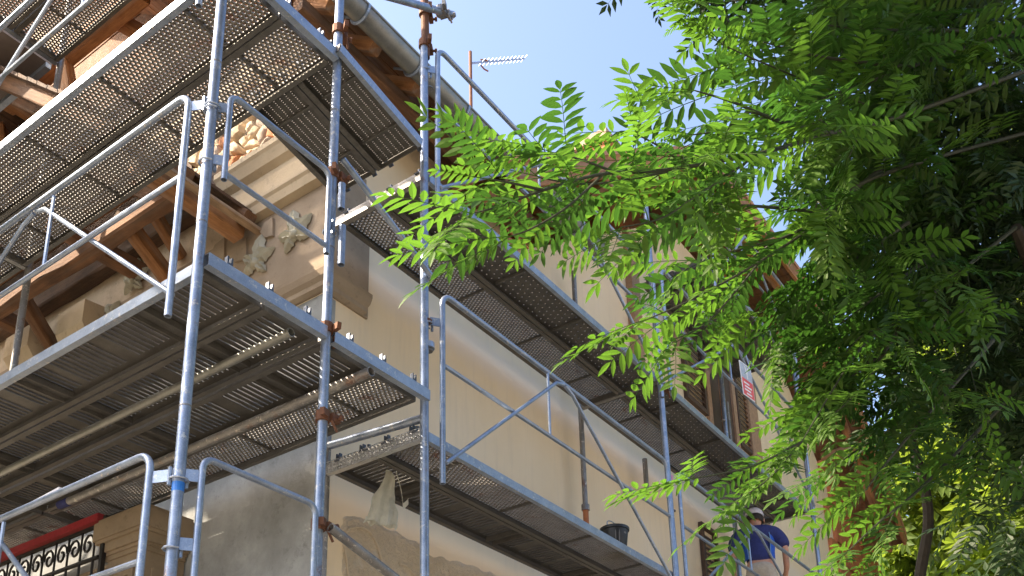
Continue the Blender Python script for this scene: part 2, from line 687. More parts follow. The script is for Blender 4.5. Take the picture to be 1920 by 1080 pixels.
def rubble(y0, y1, z0, z1, sp, parent, x):
    pts = []
    z = z0
    r = 0
    while z < z1 + sp:
        y = y0 + (sp * 0.6 if r % 2 else 0)
        while y < y1 + sp:
            pts.append((y + random.uniform(-.42, .42) * sp, z + random.uniform(-.30, .30) * sp))
            y += sp * random.uniform(0.85, 1.6)
        z += sp * 0.72
        r += 1
    for i, p in enumerate(pts):
        poly = [(y0, z0), (y1, z0), (y1, z1), (y0, z1)]
        for j, q in enumerate(pts):
            if i == j or abs(p[0] - q[0]) > 4 * sp or abs(p[1] - q[1]) > 4 * sp:
                continue
            a, b = q[0] - p[0], q[1] - p[1]
            c = (q[0] ** 2 + q[1] ** 2 - p[0] ** 2 - p[1] ** 2) / 2
            poly = clip(poly, a, b, c)
            if len(poly) < 3:
                break
        if len(poly) < 3:
            continue
        # refine edges
        rp = []
        for k in range(len(poly)):
            a = poly[k]
            b = poly[(k + 1) % len(poly)]
            rp += [a, ((a[0] + b[0]) / 2, (a[1] + b[1]) / 2)]
        cy = sum(q[0] for q in rp) / len(rp)
        cz = sum(q[1] for q in rp) / len(rp)
        dep = random.uniform(0.03, 0.10)
        mb = MB()
        nn = len(rp)
        for sc, dx in ((0.97, -0.02), (0.93, -dep * 0.55), (0.72, -dep), (0.35, -dep * 1.12)):
            for (yy, zz) in rp:
                k = sc * (1 + 0.09 * noise.noise((yy * 9, zz * 9, sc * 3)))
                mb.v.append((x + dx + 0.022 * noise.noise((yy * 14, zz * 14, sc * 7)), cy + (yy - cy) * k, cz + (zz - cz) * k))
        for s in range(3):
            for k in range(nn):
                k2 = (k + 1) % nn
                mb.f.append((s * nn + k, s * nn + k2, (s + 1) * nn + k2, (s + 1) * nn + k))
        mb.f.append(tuple(3 * nn + k for k in range(nn)))
        mat = random.choices(['rubble_a', 'rubble_b', 'rubble_c', 'brick_red'], [5, 4, 2.2, 0.5])[0]
        mb.build('stone', mat, parent, smooth=True)


upper_wall = bpy.data.objects['upper_wall']
rubble(4.83, 7.2, 7.68, 8.75, 0.135, upper_wall, WX)
MB().box((WX - 0.005, WY - 0.004, 7.40), (WX + 0.2, WY + 0.52, 8.3)).build('corner_masonry', 'mortar', villa)


# carved leaf ornaments on the frieze
def ornament(y, z, size, turn, parent):
    mb = MB()
    for ang, L in ((0, 1.0), (62, .78), (-62, .78), (125, .6), (-125, .6)):
        a = math.radians(ang + turn)
        d = (math.cos(a), math.sin(a))
        nrm = (-d[1], d[0])
        prof = [(0.0, 0.05), (0.2, 0.17), (0.32, 0.13), (0.45, 0.24), (0.58, 0.15), (0.72, 0.17), (0.88, 0.07), (1.0, 0.0)]
        o = len(mb.v)
        for t, w in prof:
            for s, hh in ((-1, 0.012), (-0.55, 0.05), (0, 0.028), (0.55, 0.05), (1, 0.012)):
                r = t * L * size
                q = w * L * size * 1.25 * s
                dome = math.sin(math.pi * min(1, t * 0.9 + 0.08)) * 0.8 + 0.35
                mb.v.append((WX - 0.02 - hh * dome, y + d[0] * r + nrm[0] * q, z + d[1] * r + nrm[1] * q))
        for i in range(len(prof) - 1):
            for k in range(4):
                mb.f.append((o + i * 5 + k, o + i * 5 + k + 1, o + (i + 1) * 5 + k + 1, o + (i + 1) * 5 + k))
    o = len(mb.v)
    for i in range(4):
        for k in range(10):
            a = 2 * math.pi * k / 10
            rr = size * 0.16 * (1, 0.85, 0.55, 0.15)[i]
            mb.v.append((WX - 0.03 - (0.0, 0.04, 0.055, 0.06)[i], y + rr * math.cos(a), z + rr * math.sin(a)))
    for i in range(3):
        for k in range(10):
            k2 = (k + 1) % 10
            mb.f.append((o + i * 10 + k, o + i * 10 + k2, o + (i + 1) * 10 + k2, o + (i + 1) * 10 + k))
    return mb.build('leaf_ornament', 'leaf_stone', parent, smooth=True)


for y, z, s, t in ((5.50, 6.68, 0.27, 100), (5.06, 6.74, 0.27, 80), (7.16, 7.22, 0.26, 95), (7.45, 6.98, 0.2, 60)):
    ornament(y, z, s, t, fz)

# stone corbel blocks on the left wall
for y, z, w, h, d in ((7.62, 6.95, 0.42, 0.42, 0.22), (8.45, 7.0, 0.42, 0.40, 0.26), (8.9, 6.6, 0.4, 0.3, 0.2)):
    MB().prism([(WX, z - h * 0.6), (WX - d * 0.5, z - h * 0.55), (WX - d, z - h * 0.1), (WX - d, z + h * 0.45), (WX, z + h * 0.5)], 1, y, y + w).build('corbel_block', 'cornice_stone', fz)

# porch roof on the left facade: eave along x at y=5.5, rising towards +y
porch_slope = 0.84


def pz(y):
    return 7.0 + (y - 5.5) * porch_slope


MB().bar((3.05, 5.5, 6.985), (WX - 0.005, 5.5, 6.985), 0.07, 0.028).build('eave_lath', 'wood_lath', villa)
k = 0
y = 5.52
while y < 9.0:
    y2 = y + 0.17
    mb = MB()
    e = random.uniform(0, 0.008)
    mb.add([(3.05, y, pz(y) + 0.10 + e), (WX, y, pz(y) + 0.10 + e), (WX, y2 - 0.012, pz(y2 - 0.012) + 0.10 + e), (3.05, y2 - 0.012, pz(y2 - 0.012) + 0.10 + e),
            (3.05, y, pz(y) + 0.13 + e), (WX, y, pz(y) + 0.13 + e), (WX, y2 - 0.012, pz(y2) + 0.13 + e), (3.05, y2 - 0.012, pz(y2) + 0.13 + e)],
           [(0, 3, 2, 1), (4, 5, 6, 7), (0, 1, 5, 4), (1, 2, 6, 5), (2, 3, 7, 6), (3, 0, 4, 7)])
    mb.build('roof_board', 'wood_dark', villa)
    y = y2
MB().bar((3.05, 9.0, pz(9.0) + 0.1), (WX, 9.0, pz(9.0) + 0.1), 0.1, 0.1).build('porch_ridge', 'wood_brown', villa)
mb = MB()
mb.add([(3.05, 9.0, pz(9.0) + 0.14), (WX, 9.0, pz(9.0) + 0.14), (WX, 12.5, 7.1), (3.05, 12.5, 7.1), (3.05, 9.0, pz(9.0) + 0.2), (WX, 9.0, pz(9.0) + 0.2), (WX, 12.5, 7.16), (3.05, 12.5, 7.16)],
       [(0, 3, 2, 1), (4, 5, 6, 7), (0, 1, 5, 4), (1, 2, 6, 5), (2, 3, 7, 6), (3, 0, 4, 7)])
mb.build('porch_far_slope', 'wood_dark', villa)
for x in (3.2, 3.75, 4.35):
    beam('rafter', (x, 5.5, pz(5.5) + 0.03), (x, 9.0, pz(9.0) + 0.03), 0.11, 0.13, 'wood_brown', villa)
# truss: tie beams along y, short beams to the wall, braces
beam('tie_beam', (3.92, 5.62, 7.17), (3.92, 12.3, 7.17), 0.13, 0.14, 'wood_brown', villa, wobble=0.03, segs=20)
beam('tie_beam', (4.42, 5.95, 7.60), (4.42, 12.3, 7.60), 0.15, 0.24, 'wood_dark', villa, wobble=0.03, segs=20)
beam('purlin', (4.15, 6.5, 7.95), (4.15, 11, 7.95), 0.15, 0.17, 'wood_brown', villa, segs=12)
beam('wall_beam', (3.45, 5.70, 7.06), (4.40, 5.66, 7.00), 0.15, 0.15, 'wood_orange', villa, wobble=0.02)
beam('wall_beam', (3.60, 7.10, 7.30), (WX, 7.10, 7.30), 0.14, 0.15, 'wood_brown', villa)
beam('wall_beam', (3.60, 8.75, 7.30), (WX, 8.75, 7.30), 0.14, 0.15, 'wood_brown', villa)
beam('brace', (3.95, 6.62, 7.34), (WX - 0.04, 6.64, 7.02), 0.11, 0.14, 'wood_orange', villa, wobble=0.03)
beam('brace', (4.10, 6.45, 7.42), (WX - 0.02, 6.52, 7.20), 0.09, 0.10, 'wood_orange', villa, wobble=0.02)
beam('brace', (3.95, 8.2, 7.30), (WX - 0.04, 8.3, 6.90), 0.11, 0.13, 'wood_brown', villa, wobble=0.03)
beam('brace', (4.0, 6.05, 7.22), (4.05, 7.3, 8.25), 0.10, 0.12, 'wood_brown', villa)
beam('wall_beam', (3.7, 8.95, 6.70), (WX, 8.95, 6.70), 0.13, 0.14, 'wood_brown', villa)
for i, zz in enumerate((7.82, 8.04, 8.26, 8.48, 8.7)):
    MB().box((WX - 0.06, 6.2 + i * 0.24, zz), (WX - 0.035 + 0.004 * (i % 2), 11.5, zz + 0.205)).build('infill_board', 'wood_dark', villa)

# main roof: eave and gutter on the right facade, verge over the left facade
ms = 0.75


def mz(y):
    return 8.12 + (y - 4.2) * ms


y = 4.22
while y < 12.0:
    y2 = y + (0.2 if y < 6 else 0.4)
    mb = MB()
    x1 = 7.2 if y < 5.4 else 20
    mb.add([(3.85, y, mz(y)), (x1, y, mz(y)), (x1, y2 - 0.014, mz(y2 - 0.014)), (3.85, y2 - 0.014, mz(y2 - 0.014)),
            (3.85, y, mz(y) + 0.03), (x1, y, mz(y) + 0.03), (x1, y2 - 0.014, mz(y2) + 0.03), (3.85, y2 - 0.014, mz(y2) + 0.03)],
           [(0, 3, 2, 1), (4, 5, 6, 7), (0, 1, 5, 4), (1, 2, 6, 5), (2, 3, 7, 6), (3, 0, 4, 7)])
    mb.build('sheathing_board', 'wood_brown' if y < 6 else 'wood_orange', villa)
    y = y2
mb = MB()
for x0, x1, ya in ((3.8, 6.6, 4.12), (6.602, 20, 5.35)):
    mb.add([(x0, ya, mz(ya) + 0.05), (x1, ya, mz(ya) + 0.05), (x1, 12, mz(12) + 0.05), (x0, 12, mz(12) + 0.05), (x0, ya, mz(ya) + 0.12), (x1, ya, mz(ya) + 0.12), (x1, 12, mz(12) + 0.12), (x0, 12, mz(12) + 0.12)],
           [(0, 3, 2, 1), (4, 5, 6, 7), (0, 1, 5, 4), (1, 2, 6, 5), (2, 3, 7, 6), (3, 0, 4, 7)])
roof = mb.build('roof', 'roof_tile', villa)
for x in (3.98, 4.45, 4.95, 5.45, 5.95, 6.45, 6.95):
    beam('rafter', (x, 4.24, mz(4.24) - 0.06), (x, 5.1, mz(5.1) - 0.06), 0.10, 0.12, 'wood_orange', villa)
beam('rafter', (3.95, 5.1, mz(5.1) - 0.06), (3.95, 11.5, mz(11.5) - 0.06), 0.10, 0.13, 'wood_orange', villa, segs=12)
beam('wall_plate', (3.9, 4.70, 8.30), (7.0, 4.70, 8.30), 0.16, 0.18, 'wood_brown', villa)
beam('eave_purlin', (3.8, 4.42, 8.04), (7.1, 4.42, 8.04), 0.10, 0.12, 'wood_brown', villa)
# collar and struts of the main gable end, high on the left
beam('collar_beam', (4.02, 6.85, 10.05), (4.02, 12.5, 10.05), 0.17, 0.20, 'wood_orange', villa, wobble=0.02, segs=14)
beam('strut', (4.0, 8.1, 10.0), (4.35, 8.2, 9.2), 0.13, 0.13, 'wood_orange', villa)
beam('strut', (4.0, 7.4, 10.12), (4.4, 7.2, 10.0), 0.13, 0.14, 'wood_orange', villa)
beam('strut', (4.0, 9.3, 10.0), (4.42, 9.5, 9.1), 0.13, 0.13, 'wood_orange', villa)
beam('purlin', (3.85, 8.9, 9.95), (WX, 8.9, 9.95), 0.30, 0.16, 'wood_orange', villa)
for i in range(9):
    MB().box((WX - 0.05 + 0.006 * (i % 2), 6.0, 8.98 + i * 0.21), (WX - 0.02, 14, 8.98 + i * 0.21 + 0.195)).build('gable_board', 'wood_brown', villa)

# gutter: half round with straps
gut = MB()
prof = []
for i in range(9):
    a = math.pi + math.pi * i / 8
    prof.append((4.10 + 0.085 * math.cos(a), 8.06 + 0.095 * math.sin(a)))
o0 = len(gut.v)
for x in (3.88, 7.6):
    for (yy, zz) in prof:
        gut.v.append((x, yy, zz))
    for (yy, zz) in reversed(prof):
        gut.v.append((x, 4.10 + (yy - 4.10) * 0.93, 8.06 + (zz - 8.06) * 0.93))
n = 18
for i in range(n):
    gut.f.append((i, (i + 1) % n, n + (i + 1) % n, n + i))
gut.f.append(tuple(range(9)))
gut.f.append(tuple(n + i for i in range(9)))
gutter = gut.build('gutter', 'zinc', villa, smooth=True)
MB().tube([(3.88, 4.015, 8.065), (7.6, 4.015, 8.065)], 0.012, 8).build('gutter_bead', 'zinc', gutter)
for x in (4.12, 4.72, 5.32, 5.92, 6.52, 7.12):
    pts = [(x, 4.10 + 0.093 * math.cos(math.pi + math.pi * i / 10), 8.06 + 0.103 * math.sin(math.pi + math.pi * i / 10)) for i in range(11)]
    pts.append((x, 4.3, 8.14))
    MB().tube(pts, 0.012, 6).build('gutter_bracket', 'galvanised_rail', gutter)

# cross gable on the right facade: sheathing, verge board and purlins in timber
GP = [(5.9, 7.72), (10.5, 11.18), (14.9, 11.18), (18.2, 8.1)]


def gpt(s):
    """point along the verge polyline by length"""
    for a, b in zip(GP, GP[1:]):
        L = math.hypot(b[0] - a[0], b[1] - a[1])
        if s <= L or b is GP[-1]:
            t = s / L
            return (a[0] + (b[0] - a[0]) * t, a[1] + (b[1] - a[1]) * t)
        s -= L


tot = sum(math.hypot(b[0] - a[0], b[1] - a[1]) for a, b in zip(GP, GP[1:]))
s = 0.0
while s < tot - 0.05:
    p = gpt(s)
    q = gpt(min(tot, s + 0.205))
    mb = MB()
    mb.add([(p[0], 3.98, p[1]), (q[0], 3.98, q[1]), (q[0], WY + 0.3, q[1]), (p[0], WY + 0.3, p[1]), (p[0], 3.98, p[1] + 0.03), (q[0], 3.98, q[1] + 0.03), (q[0], WY + 0.3, q[1] + 0.03), (p[0], WY + 0.3, p[1] + 0.03)],
           [(0, 3, 2, 1), (4, 5, 6, 7), (0, 1, 5, 4), (1, 2, 6, 5), (2, 3, 7, 6), (3, 0, 4, 7)])
    mb.build('gable_sheathing', 'wood_brown', villa)
    s += 0.22
for a, b in zip(GP, GP[1:]):
    beam('verge_board', (a[0], 3.96, a[1] + 0.02), (b[0], 3.96, b[1] + 0.02), 0.05, 0.24, 'wood_orange', villa, segs=12)
    beam('verge_rafter', (a[0], 4.25, a[1] - 0.08), (b[0], 4.25, b[1] - 0.08), 0.11, 0.14, 'wood_orange', villa, segs=12)
    mb = MB()
    mb.add([(a[0], 3.92, a[1] + 0.15), (b[0], 3.92, b[1] + 0.15), (b[0], 9, b[1] + 0.15), (a[0], 9, a[1] + 0.15), (a[0], 3.92, a[1] + 0.22), (b[0], 3.92, b[1] + 0.22), (b[0], 9, b[1] + 0.22), (a[0], 9, a[1] + 0.22)],
           [(0, 3, 2, 1), (4, 5, 6, 7), (0, 1, 5, 4), (1, 2, 6, 5), (2, 3, 7, 6), (3, 0, 4, 7)])
    mb.build('roof_slope', 'roof_tile', villa)
for (x, z) in ((7.6, 8.82), (9.2, 10.02), (10.5, 10.98), (12.7, 10.98), (14.9, 10.98), (16.6, 9.4)):
    beam('purlin_end', (x, 3.9, z), (x, WY + 0.02, z), 0.16, 0.2, 'wood_orange', villa)
# chimney behind the gable
ch = MB().box((10.7, 5.6, 11.2), (11.2, 6.1, 12.55)).build('chimney', 'brick_red', villa)
MB().box((10.62, 5.52, 12.55), (11.28, 6.18, 12.68)).build('chimney_cap', 'frieze_stone', ch)

# tan pilaster strips, shutters, window on the right facade
MB().box((9.40, WY - 0.09, 7.4), (9.60, WY - 0.003, 9.75)).build('timber_pilaster', 'trim_tan', villa)


def shutter(x0, x1, z0, z1, parent):
    MBf = MB()
    y = WY - 0.055
    w = 0.06
    MBf.box((x0, y, z0), (x0 + w, WY - 0.004, z1)).box((x1 - w, y, z0), (x1, WY - 0.004, z1)).box((x0 + w, y, z0), (x1 - w, WY - 0.004, z0 + w)).box((x0 + w, y, z1 - w), (x1 - w, WY - 0.004, z1))
    s = MBf.build('shutter', 'shutter_brown', parent)
    z = z0 + w + 0.01
    while z < z1 - w - 0.05:
        MB().add([(x0 + w, WY - 0.012, z), (x1 - w, WY - 0.012, z), (x1 - w, y + 0.012, z + 0.045), (x0 + w, y + 0.012, z + 0.045)], [(0, 1, 2, 3)])
        mb = MB()
        mb.bar((x0 + w, y + 0.026, z + 0.025), (x1 - w, y + 0.026, z + 0.025), 0.012, 0.055, up=(0, 0.5, 0.8))
        mb.build('slat', 'shutter_brown', s)
        z += 0.075
    return s


shutter(10.82, 11.46, 8.05, 9.62, villa)
shutter(12.55, 13.15, 8.05, 9.62, villa)
wf = MB().box((11.50, WY - 0.05, 7.9), (11.62, WY - 0.004, 9.85)).box((12.40, WY - 0.05, 7.9), (12.52, WY - 0.004, 9.85)).box((11.62, WY - 0.05, 9.72), (12.40, WY - 0.004, 9.85)).box((11.45, WY - 0.10, 7.78), (12.57, WY - 0.004, 7.9)).build('window_frame', 'trim_tan', villa)
MB().box((11.62, WY - 0.02, 7.9), (12.40, WY - 0.006, 9.72)).build('window_pane', 'shutter_brown', wf)
MB().bar((12.01, WY - 0.03, 7.9), (12.01, WY - 0.03, 9.72), 0.05, 0.03, up=(0, 1, 0)).build('glazing_bar', 'trim_tan', wf)
for xx in (10.7, 11.58):
    MB().prism([(WY - 0.003, 8.7), (WY - 0.12, 8.95), (WY - 0.10, 9.1), (WY - 0.15, 9.2), (WY - 0.003, 9.3)], 0, xx - 0.09, xx + 0.09).build('console', 'trim_tan', villa)
shutter(10.90, 11.36, 4.6, 6.35, villa)
MB().box((12.95, WY - 0.07, 5.2), (13.3, WY - 0.004, 9.4)).build('timber_pilaster', 'trim_tan', villa)
# orange brick quoin panels at the far end
for i in range(9):
    for j in range(3):
        x0 = 16.2 + j * 0.9 + (0.35 if i % 2 else 0)
        MB().box((x0, WY - 0.06 - 0.01 * ((i + j) % 3), 6.0 + i * 0.36), (x0 + 0.86, WY - 0.004, 6.0 + i * 0.36 + 0.33)).build('brick_panel', 'terracotta', villa)

# roughcast lower storey on the right facade, wavy top edge, with mortar beads
mb = MB()
NX, NZ = 230, 120
for j in range(NZ + 1):
    for i in range(NX + 1):
        x = WX + 0.24 + 3.2 * i / NX
        z = 3.0 + 1.52 * j / NZ
        top = 4.46 + 0.03 * math.sin(x * 5.1) + 0.06 * noise.noise((x * 6, 1, 0))
        left = WX + 0.27 + 0.05 * noise.noise((3, z * 5, 0)) + 0.02 * noise.noise((3, z * 21, 0))
        edge = min(1.0, max(0.0, (top - z) / 0.04)) * min(1.0, max(0.0, (x - left) / 0.03))
        n1 = noise.noise((x * 26, z * 26, 3)) * 0.007 + noise.noise((x * 60, z * 60, 7)) * 0.006 + noise.noise((x * 4, z * 4, 2)) * 0.006
        mb.v.append((x, WY + 0.004 - edge * (0.016 + max(-0.008, n1)), z))
for j in range(NZ):
    for i in range(NX):
        q = j * (NX + 1) + i
        mb.f.append((q, q + 1, q + NX + 2, q + NX + 1))
rc = mb.build('roughcast_coat', 'roughcast', villa)
MB().box((WX + 0.26, WY - 0.014, 0), (20, WY - 0.001, 3.0)).build('plinth_render', 'roughcast', villa)


def bead(pts, r):
    pts = [(x, WY - 0.018, z) for x, z in pts]
    MB().tube(pts, r, 6).build('mortar_bead', 'roughcast', villa, smooth=True)


bead([(4.76 + 0.62 * t, 4.22 + 0.16 * math.sin(math.pi * min(1, t * 1.5)) ** 0.6 - 0.55 * max(0, t - 0.45) ** 1.5) for t in [i / 18 for i in range(19)]], 0.012)
bead([(4.78 + 0.012 * i, 4.18 - 0.045 * i + 0.01 * math.sin(i)) for i in range(12)], 0.008)
bead([(5.36 + 0.30 * t, 4.22 + 0.09 * math.sin(math.pi * t) - 0.25 * t) for t in [i / 10 for i in range(11)]], 0.010)
bead([(5.95 + 0.35 * t, 4.28 + 0.08 * math.sin(math.pi * t) - 0.2 * t) for t in [i / 10 for i in range(11)]], 0.009)

# stone pier with capital and sunk panels beside the balcony
pier = MB()
px0, px1, py0, py1 = 4.13, 4.49, 6.13, 6.56
pier.box((px0, py0, 0), (px1, py1, 4.30))
pr = pier.build('pier', 'pier_stone', villa)
capm = MB()
for e, z0, z1 in ((0.015, 4.30, 4.335), (0.03, 4.335, 4.36), (0.05, 4.36, 4.43), (0.075, 4.43, 4.455), (0.09, 4.455, 4.60), (0.07, 4.60, 4.63)):
    capm.box((px0 - e, py0 - e, z0), (px1, py1 + e, z1))
capm.build('capital', 'pier_stone', pr)
for face in (0, 1):
    fr = MB()
    if face == 0:
        yA, yB, zA, zB, x = py0 + 0.08, py1 - 0.08, 2.6, 4.18, px0
        for a, b in (((x - 0.018, yA, zA), (x + 0.002, yA + 0.05, zB)), ((x - 0.018, yB - 0.05, zA), (x + 0.002, yB, zB)), ((x - 0.018, yA + 0.05, zB - 0.05), (x + 0.002, yB - 0.05, zB))):
            fr.box(a, b)
    else:
        xA, xB, zA, zB, y = px0 + 0.08, px1 - 0.08, 2.6, 4.18, py0
        for a, b in (((xA, y - 0.018, zA), (xA + 0.05, y + 0.002, zB)), ((xB - 0.05, y - 0.018, zA), (xB, y + 0.002, zB)), ((xA + 0.05, y - 0.018, zB - 0.05), (xB - 0.05, y + 0.002, zB))):
            fr.box(a, b)
    fr.build('panel_frame', 'pier_stone', pr)
MB().box((px0 - 0.008, py0 + 0.14, 2.6), (px0 + 0.002, py1 - 0.14, 4.12)).build('panel_infill', 'roughcast', pr)
MB().box((4.24, 6.56, 0), (WX - 0.003, 6.66, 4.4)).build('door_jamb', 'shutter_brown', villa)
MB().box((WX - 0.03, 6.67, 0), (WX + 0.001, 10, 4.5)).build('loggia_wall', 'pier_stone', villa)

# ------------------------------------------------------------------ balcony railing
br = thing('balcony_railing', 'black wrought iron balcony railing with red handrail beside the stone pier', 'railing', (4.1, 6.5, 3.5))
MB().bar((4.08, 6.62, 4.66), (4.08, 10.0, 4.66), 0.075, 0.06).build('handrail', 'red_paint', br)
MB().bar((4.08, 6.60, 4.34), (4.08, 10.0, 4.34), 0.03, 0.02).build('lower_rail', 'black_iron', br)
MB().bar((4.08, 6.60, 4.60), (4.08, 10.0, 4.60), 0.03, 0.02).build('upper_rail', 'black_iron', br)
MB().bar((4.08, 6.56, 3.3), (4.08, 6.56, 4.66), 0.035, 0.035, up=(1, 0, 0)).build('end_post', 'black_iron', br)
yy = 6.68
i = 0
while yy < 9.9:
    MB().tube([(4.08, yy, 3.3), (4.08, yy, 4.34)], 0.010, 6).build('bar', 'black_iron', br)
    pts = []
    sg = 1 if i % 2 else -1
    for j in range(15):
        a = j / 14 * 2.6 * math.pi
        rr = 0.075 * (1 - j / 18)
        pts.append((4.08, yy + 0.085 + sg * rr * math.cos(a), 4.47 + rr * 1.25 * math.sin(a)))
    MB().tube(pts, 0.010, 5).build('scroll', 'black_iron', br)
    MB().tube([(4.08, yy, 4.34), (4.08, yy, 4.60)], 0.009, 5).build('bar', 'black_iron', br)
    i += 1
    yy += 0.175

# ------------------------------------------------------------------ aerial on the roof
an = thing('tv_antenna', 'thin television aerial on a rusty mast above the gutter', 'antenna', (9.33, 7.0, 11.0))
MB().tube([(9.33, 7.0, 10.0), (9.33, 7.0, 13.92)], 0.024, 8).build('mast', 'rusty_iron', an)
q0 = Vector((9.33, 7.0, 13.70))
q1 = Vector((10.55, 6.85, 14.72))
MB().tube([q0, q1], 0.016, 6).build('boom', 'galvanised_rail', an)
side = Vector((0.12, 0.55, -0.10)).normalized()
for i in range(12):
    c = q0.lerp(q1, 0.2 + 0.8 * i / 11)
    MB().tube([c - side * 0.075, c + side * 0.075], 0.005, 5).build('director', 'galvanised_rail', an)
c = q0.lerp(q1, 0.18)
for d in (-1, 1):
    MB().tube([c + Vector((0, 0, 0.05 * d)), c + Vector((0.06, -0.02, 0.09 * d)), c + Vector((0.12, -0.05, 0.10 * d))], 0.012, 5).build('reflector', 'rusty_iron', an)

# ------------------------------------------------------------------ scaffold decks
PL, PW = 3.38, 0.405      # plank length, width


def perforated(nx, ny, lx, ly, r, stagger, rim, thick=0.004):
    """plate of nx by ny cells with a punched octagonal hole and a drawn rim in each"""
    cx, cy = lx / nx, ly / ny
    oct_a = [math.pi / 4 * k + math.pi / 8 * 0 for k in range(8)]
    corner = [(1, 0), (1, 1), (0, 1), (-1, 1), (-1, 0), (-1, -1), (0, -1), (1, -1)]
    V = []
    Fq = []
    base_v = []
    for k in range(8):
        base_v.append((corner[k][0] * cx / 2, corner[k][1] * cy / 2, 0))
    for k in range(8):
        base_v.append((r * math.cos(oct_a[k]), r * math.sin(oct_a[k]), 0))
    for k in range(8):
        base_v.append((r * 0.9 * math.cos(oct_a[k]), r * 0.9 * math.sin(oct_a[k]), -rim))
    base_v = np.array(base_v)
    fq = []
    for k in range(8):
        k2 = (k + 1) % 8
        fq.append((k, k2, 8 + k2, 8 + k))
        fq.append((8 + k, 8 + k2, 16 + k2, 16 + k))
    fq = np.array(fq)
    cells = []
    for j in range(ny):
        off = 0.5 if (stagger and j % 2) else 0.0
        for i in range(nx - (1 if off else 0)):
            cells.append(((i + 0.5 + off) * cx, -ly / 2 + (j + 0.5) * cy))
    cells = np.array(cells)
    nc = len(cells)
    VV = np.repeat(base_v[None], nc, 0)
    VV[:, :, 0] += cells[:, 0:1]
    VV[:, :, 1] += cells[:, 1:2]
    FF = np.repeat(fq[None], nc, 0) + (np.arange(nc) * 24)[:, None, None]
    V = VV.reshape(-1, 3).tolist()
    Fq = FF.reshape(-1, 4).tolist()
    if stagger:
        for j in range(1, ny, 2):
            y0 = -ly / 2 + j * cy
            for a, b in ((0, cx / 2), (lx - cx / 2, lx)):
                o = len(V)
                V += [[a, y0, 0], [b, y0, 0], [b, y0 + cy, 0], [a, y0 + cy, 0]]
                Fq.append([o, o + 1, o + 2, o + 3])
    return V, Fq


def slotted(lx, ly, pitch, sl, sw):
    """plate with transverse pressed slots in groups"""
    V = []
    Fq = []
    n = int(lx / pitch)
    c = lx / n
    h = ly / 2
    s = sl / 2
    for i in range(n):
        x0 = i * c
        xm = x0 + c / 2
        x1 = x0 + c
        grp = i % 22
        o = len(V)
        if grp in (0, 1, 11):
            V += [[x0, -h, 0], [x1, -h, 0], [x1, h, 0], [x0, h, 0]]
            Fq.append([o, o + 1, o + 2, o + 3])
            continue
        a, b = xm - sw / 2, xm + sw / 2
        V += [[x0, -h, 0], [x1, -h, 0], [x1, h, 0], [x0, h, 0], [a, -s, 0], [b, -s, 0], [b, s, 0], [a, s, 0],
              [a + .001, -s * .98, -.006], [b - .001, -s * .98, -.006], [b - .001, s * .98, -.006], [a + .001, s * .98, -.006]]
        for q in ((0, 1, 5, 4), (1, 2, 6, 5), (2, 3, 7, 6), (3, 0, 4, 7), (4, 5, 9, 8), (5, 6, 10, 9), (6, 7, 11, 10), (7, 4, 8, 11)):
            Fq.append([o + t for t in q])
    return V, Fq


def rawmesh(name, V, Fq, mat):
    me = bpy.data.meshes.new(name)
    me.from_pydata(V, [], Fq)
    me.materials.append(MATS[mat])
    return me


PLATE = {}
V, Fq = perforated(104, 13, PL, PW - 0.05, 0.0108, True, 0.009)
PLATE['holes'] = rawmesh('perforated_plate', V, Fq, 'deck_plate_pale')
V, Fq = perforated(52, 7, PL, PW - 0.05, 0.0078, True, 0.006)
PLATE['sparse'] = rawmesh('perforated_plate', V, Fq, 'deck_plate')
V, Fq = slotted(PL, PW - 0.05, 0.044, 0.285, 0.0115)
PLATE['slots'] = rawmesh('slotted_plate', V, Fq, 'deck_plate')


def railmesh(side, mat):
    mb = MB()
    y = side * PW / 2
    i = -side
    # channel: web, lower lip folded inwards, upper lip
    mb.box((0, min(y, y + i * 0.004), 0), (PL, max(y, y + i * 0.004), 0.064))
    mb.box((0, min(y + i * 0.004, y + i * 0.040), 0), (PL, max(y + i * 0.004, y + i * 0.034), 0.004))
    mb.box((0, min(y + i * 0.004, y + i * 0.026), 0.058), (PL, max(y + i * 0.004, y + i * 0.026), 0.062))
    return mb.mesh('side_rail', mat)


RAIL = {(s, m): railmesh(s, m) for s in (-1, 1) for m in ('deck_rail', 'deck_plate')}
STIFF = MB().box((-0.007, -PW / 2 + 0.041, 0.030), (0.007, PW / 2 - 0.041, 0.054)).mesh('stiffener', 'deck_plate')
STIFFBOX = MB().box((-0.05, -PW / 2 + 0.041, 0.012), (-0.044, PW / 2 - 0.041, 0.053)).box((0.044, -PW / 2 + 0.041, 0.012), (0.05, PW / 2 - 0.041, 0.053)).box((-0.044, -PW / 2 + 0.041, 0.040), (0.044, PW / 2 - 0.041, 0.046)).mesh('stiffener', 'deck_plate')
ENDCAP = MB().box((-0.006, -PW / 2 + 0.006, 0.0), (0.0, PW / 2 - 0.006, 0.067)).mesh('end_plate', 'deck_plate')
hk = MB()
hk.bar((0.0, 0, 0.045), (-0.035, 0, 0.080), 0.034, 0.012)
hk.bar((-0.030, 0, 0.078), (-0.062, 0, 0.062), 0.034, 0.012)
hk.bar((-0.020, 0, 0.070), (-0.026, 0, 0.115), 0.022, 0.014, up=(0, 1, 0))
HOOK = hk.mesh('hook', 'lug_steel')


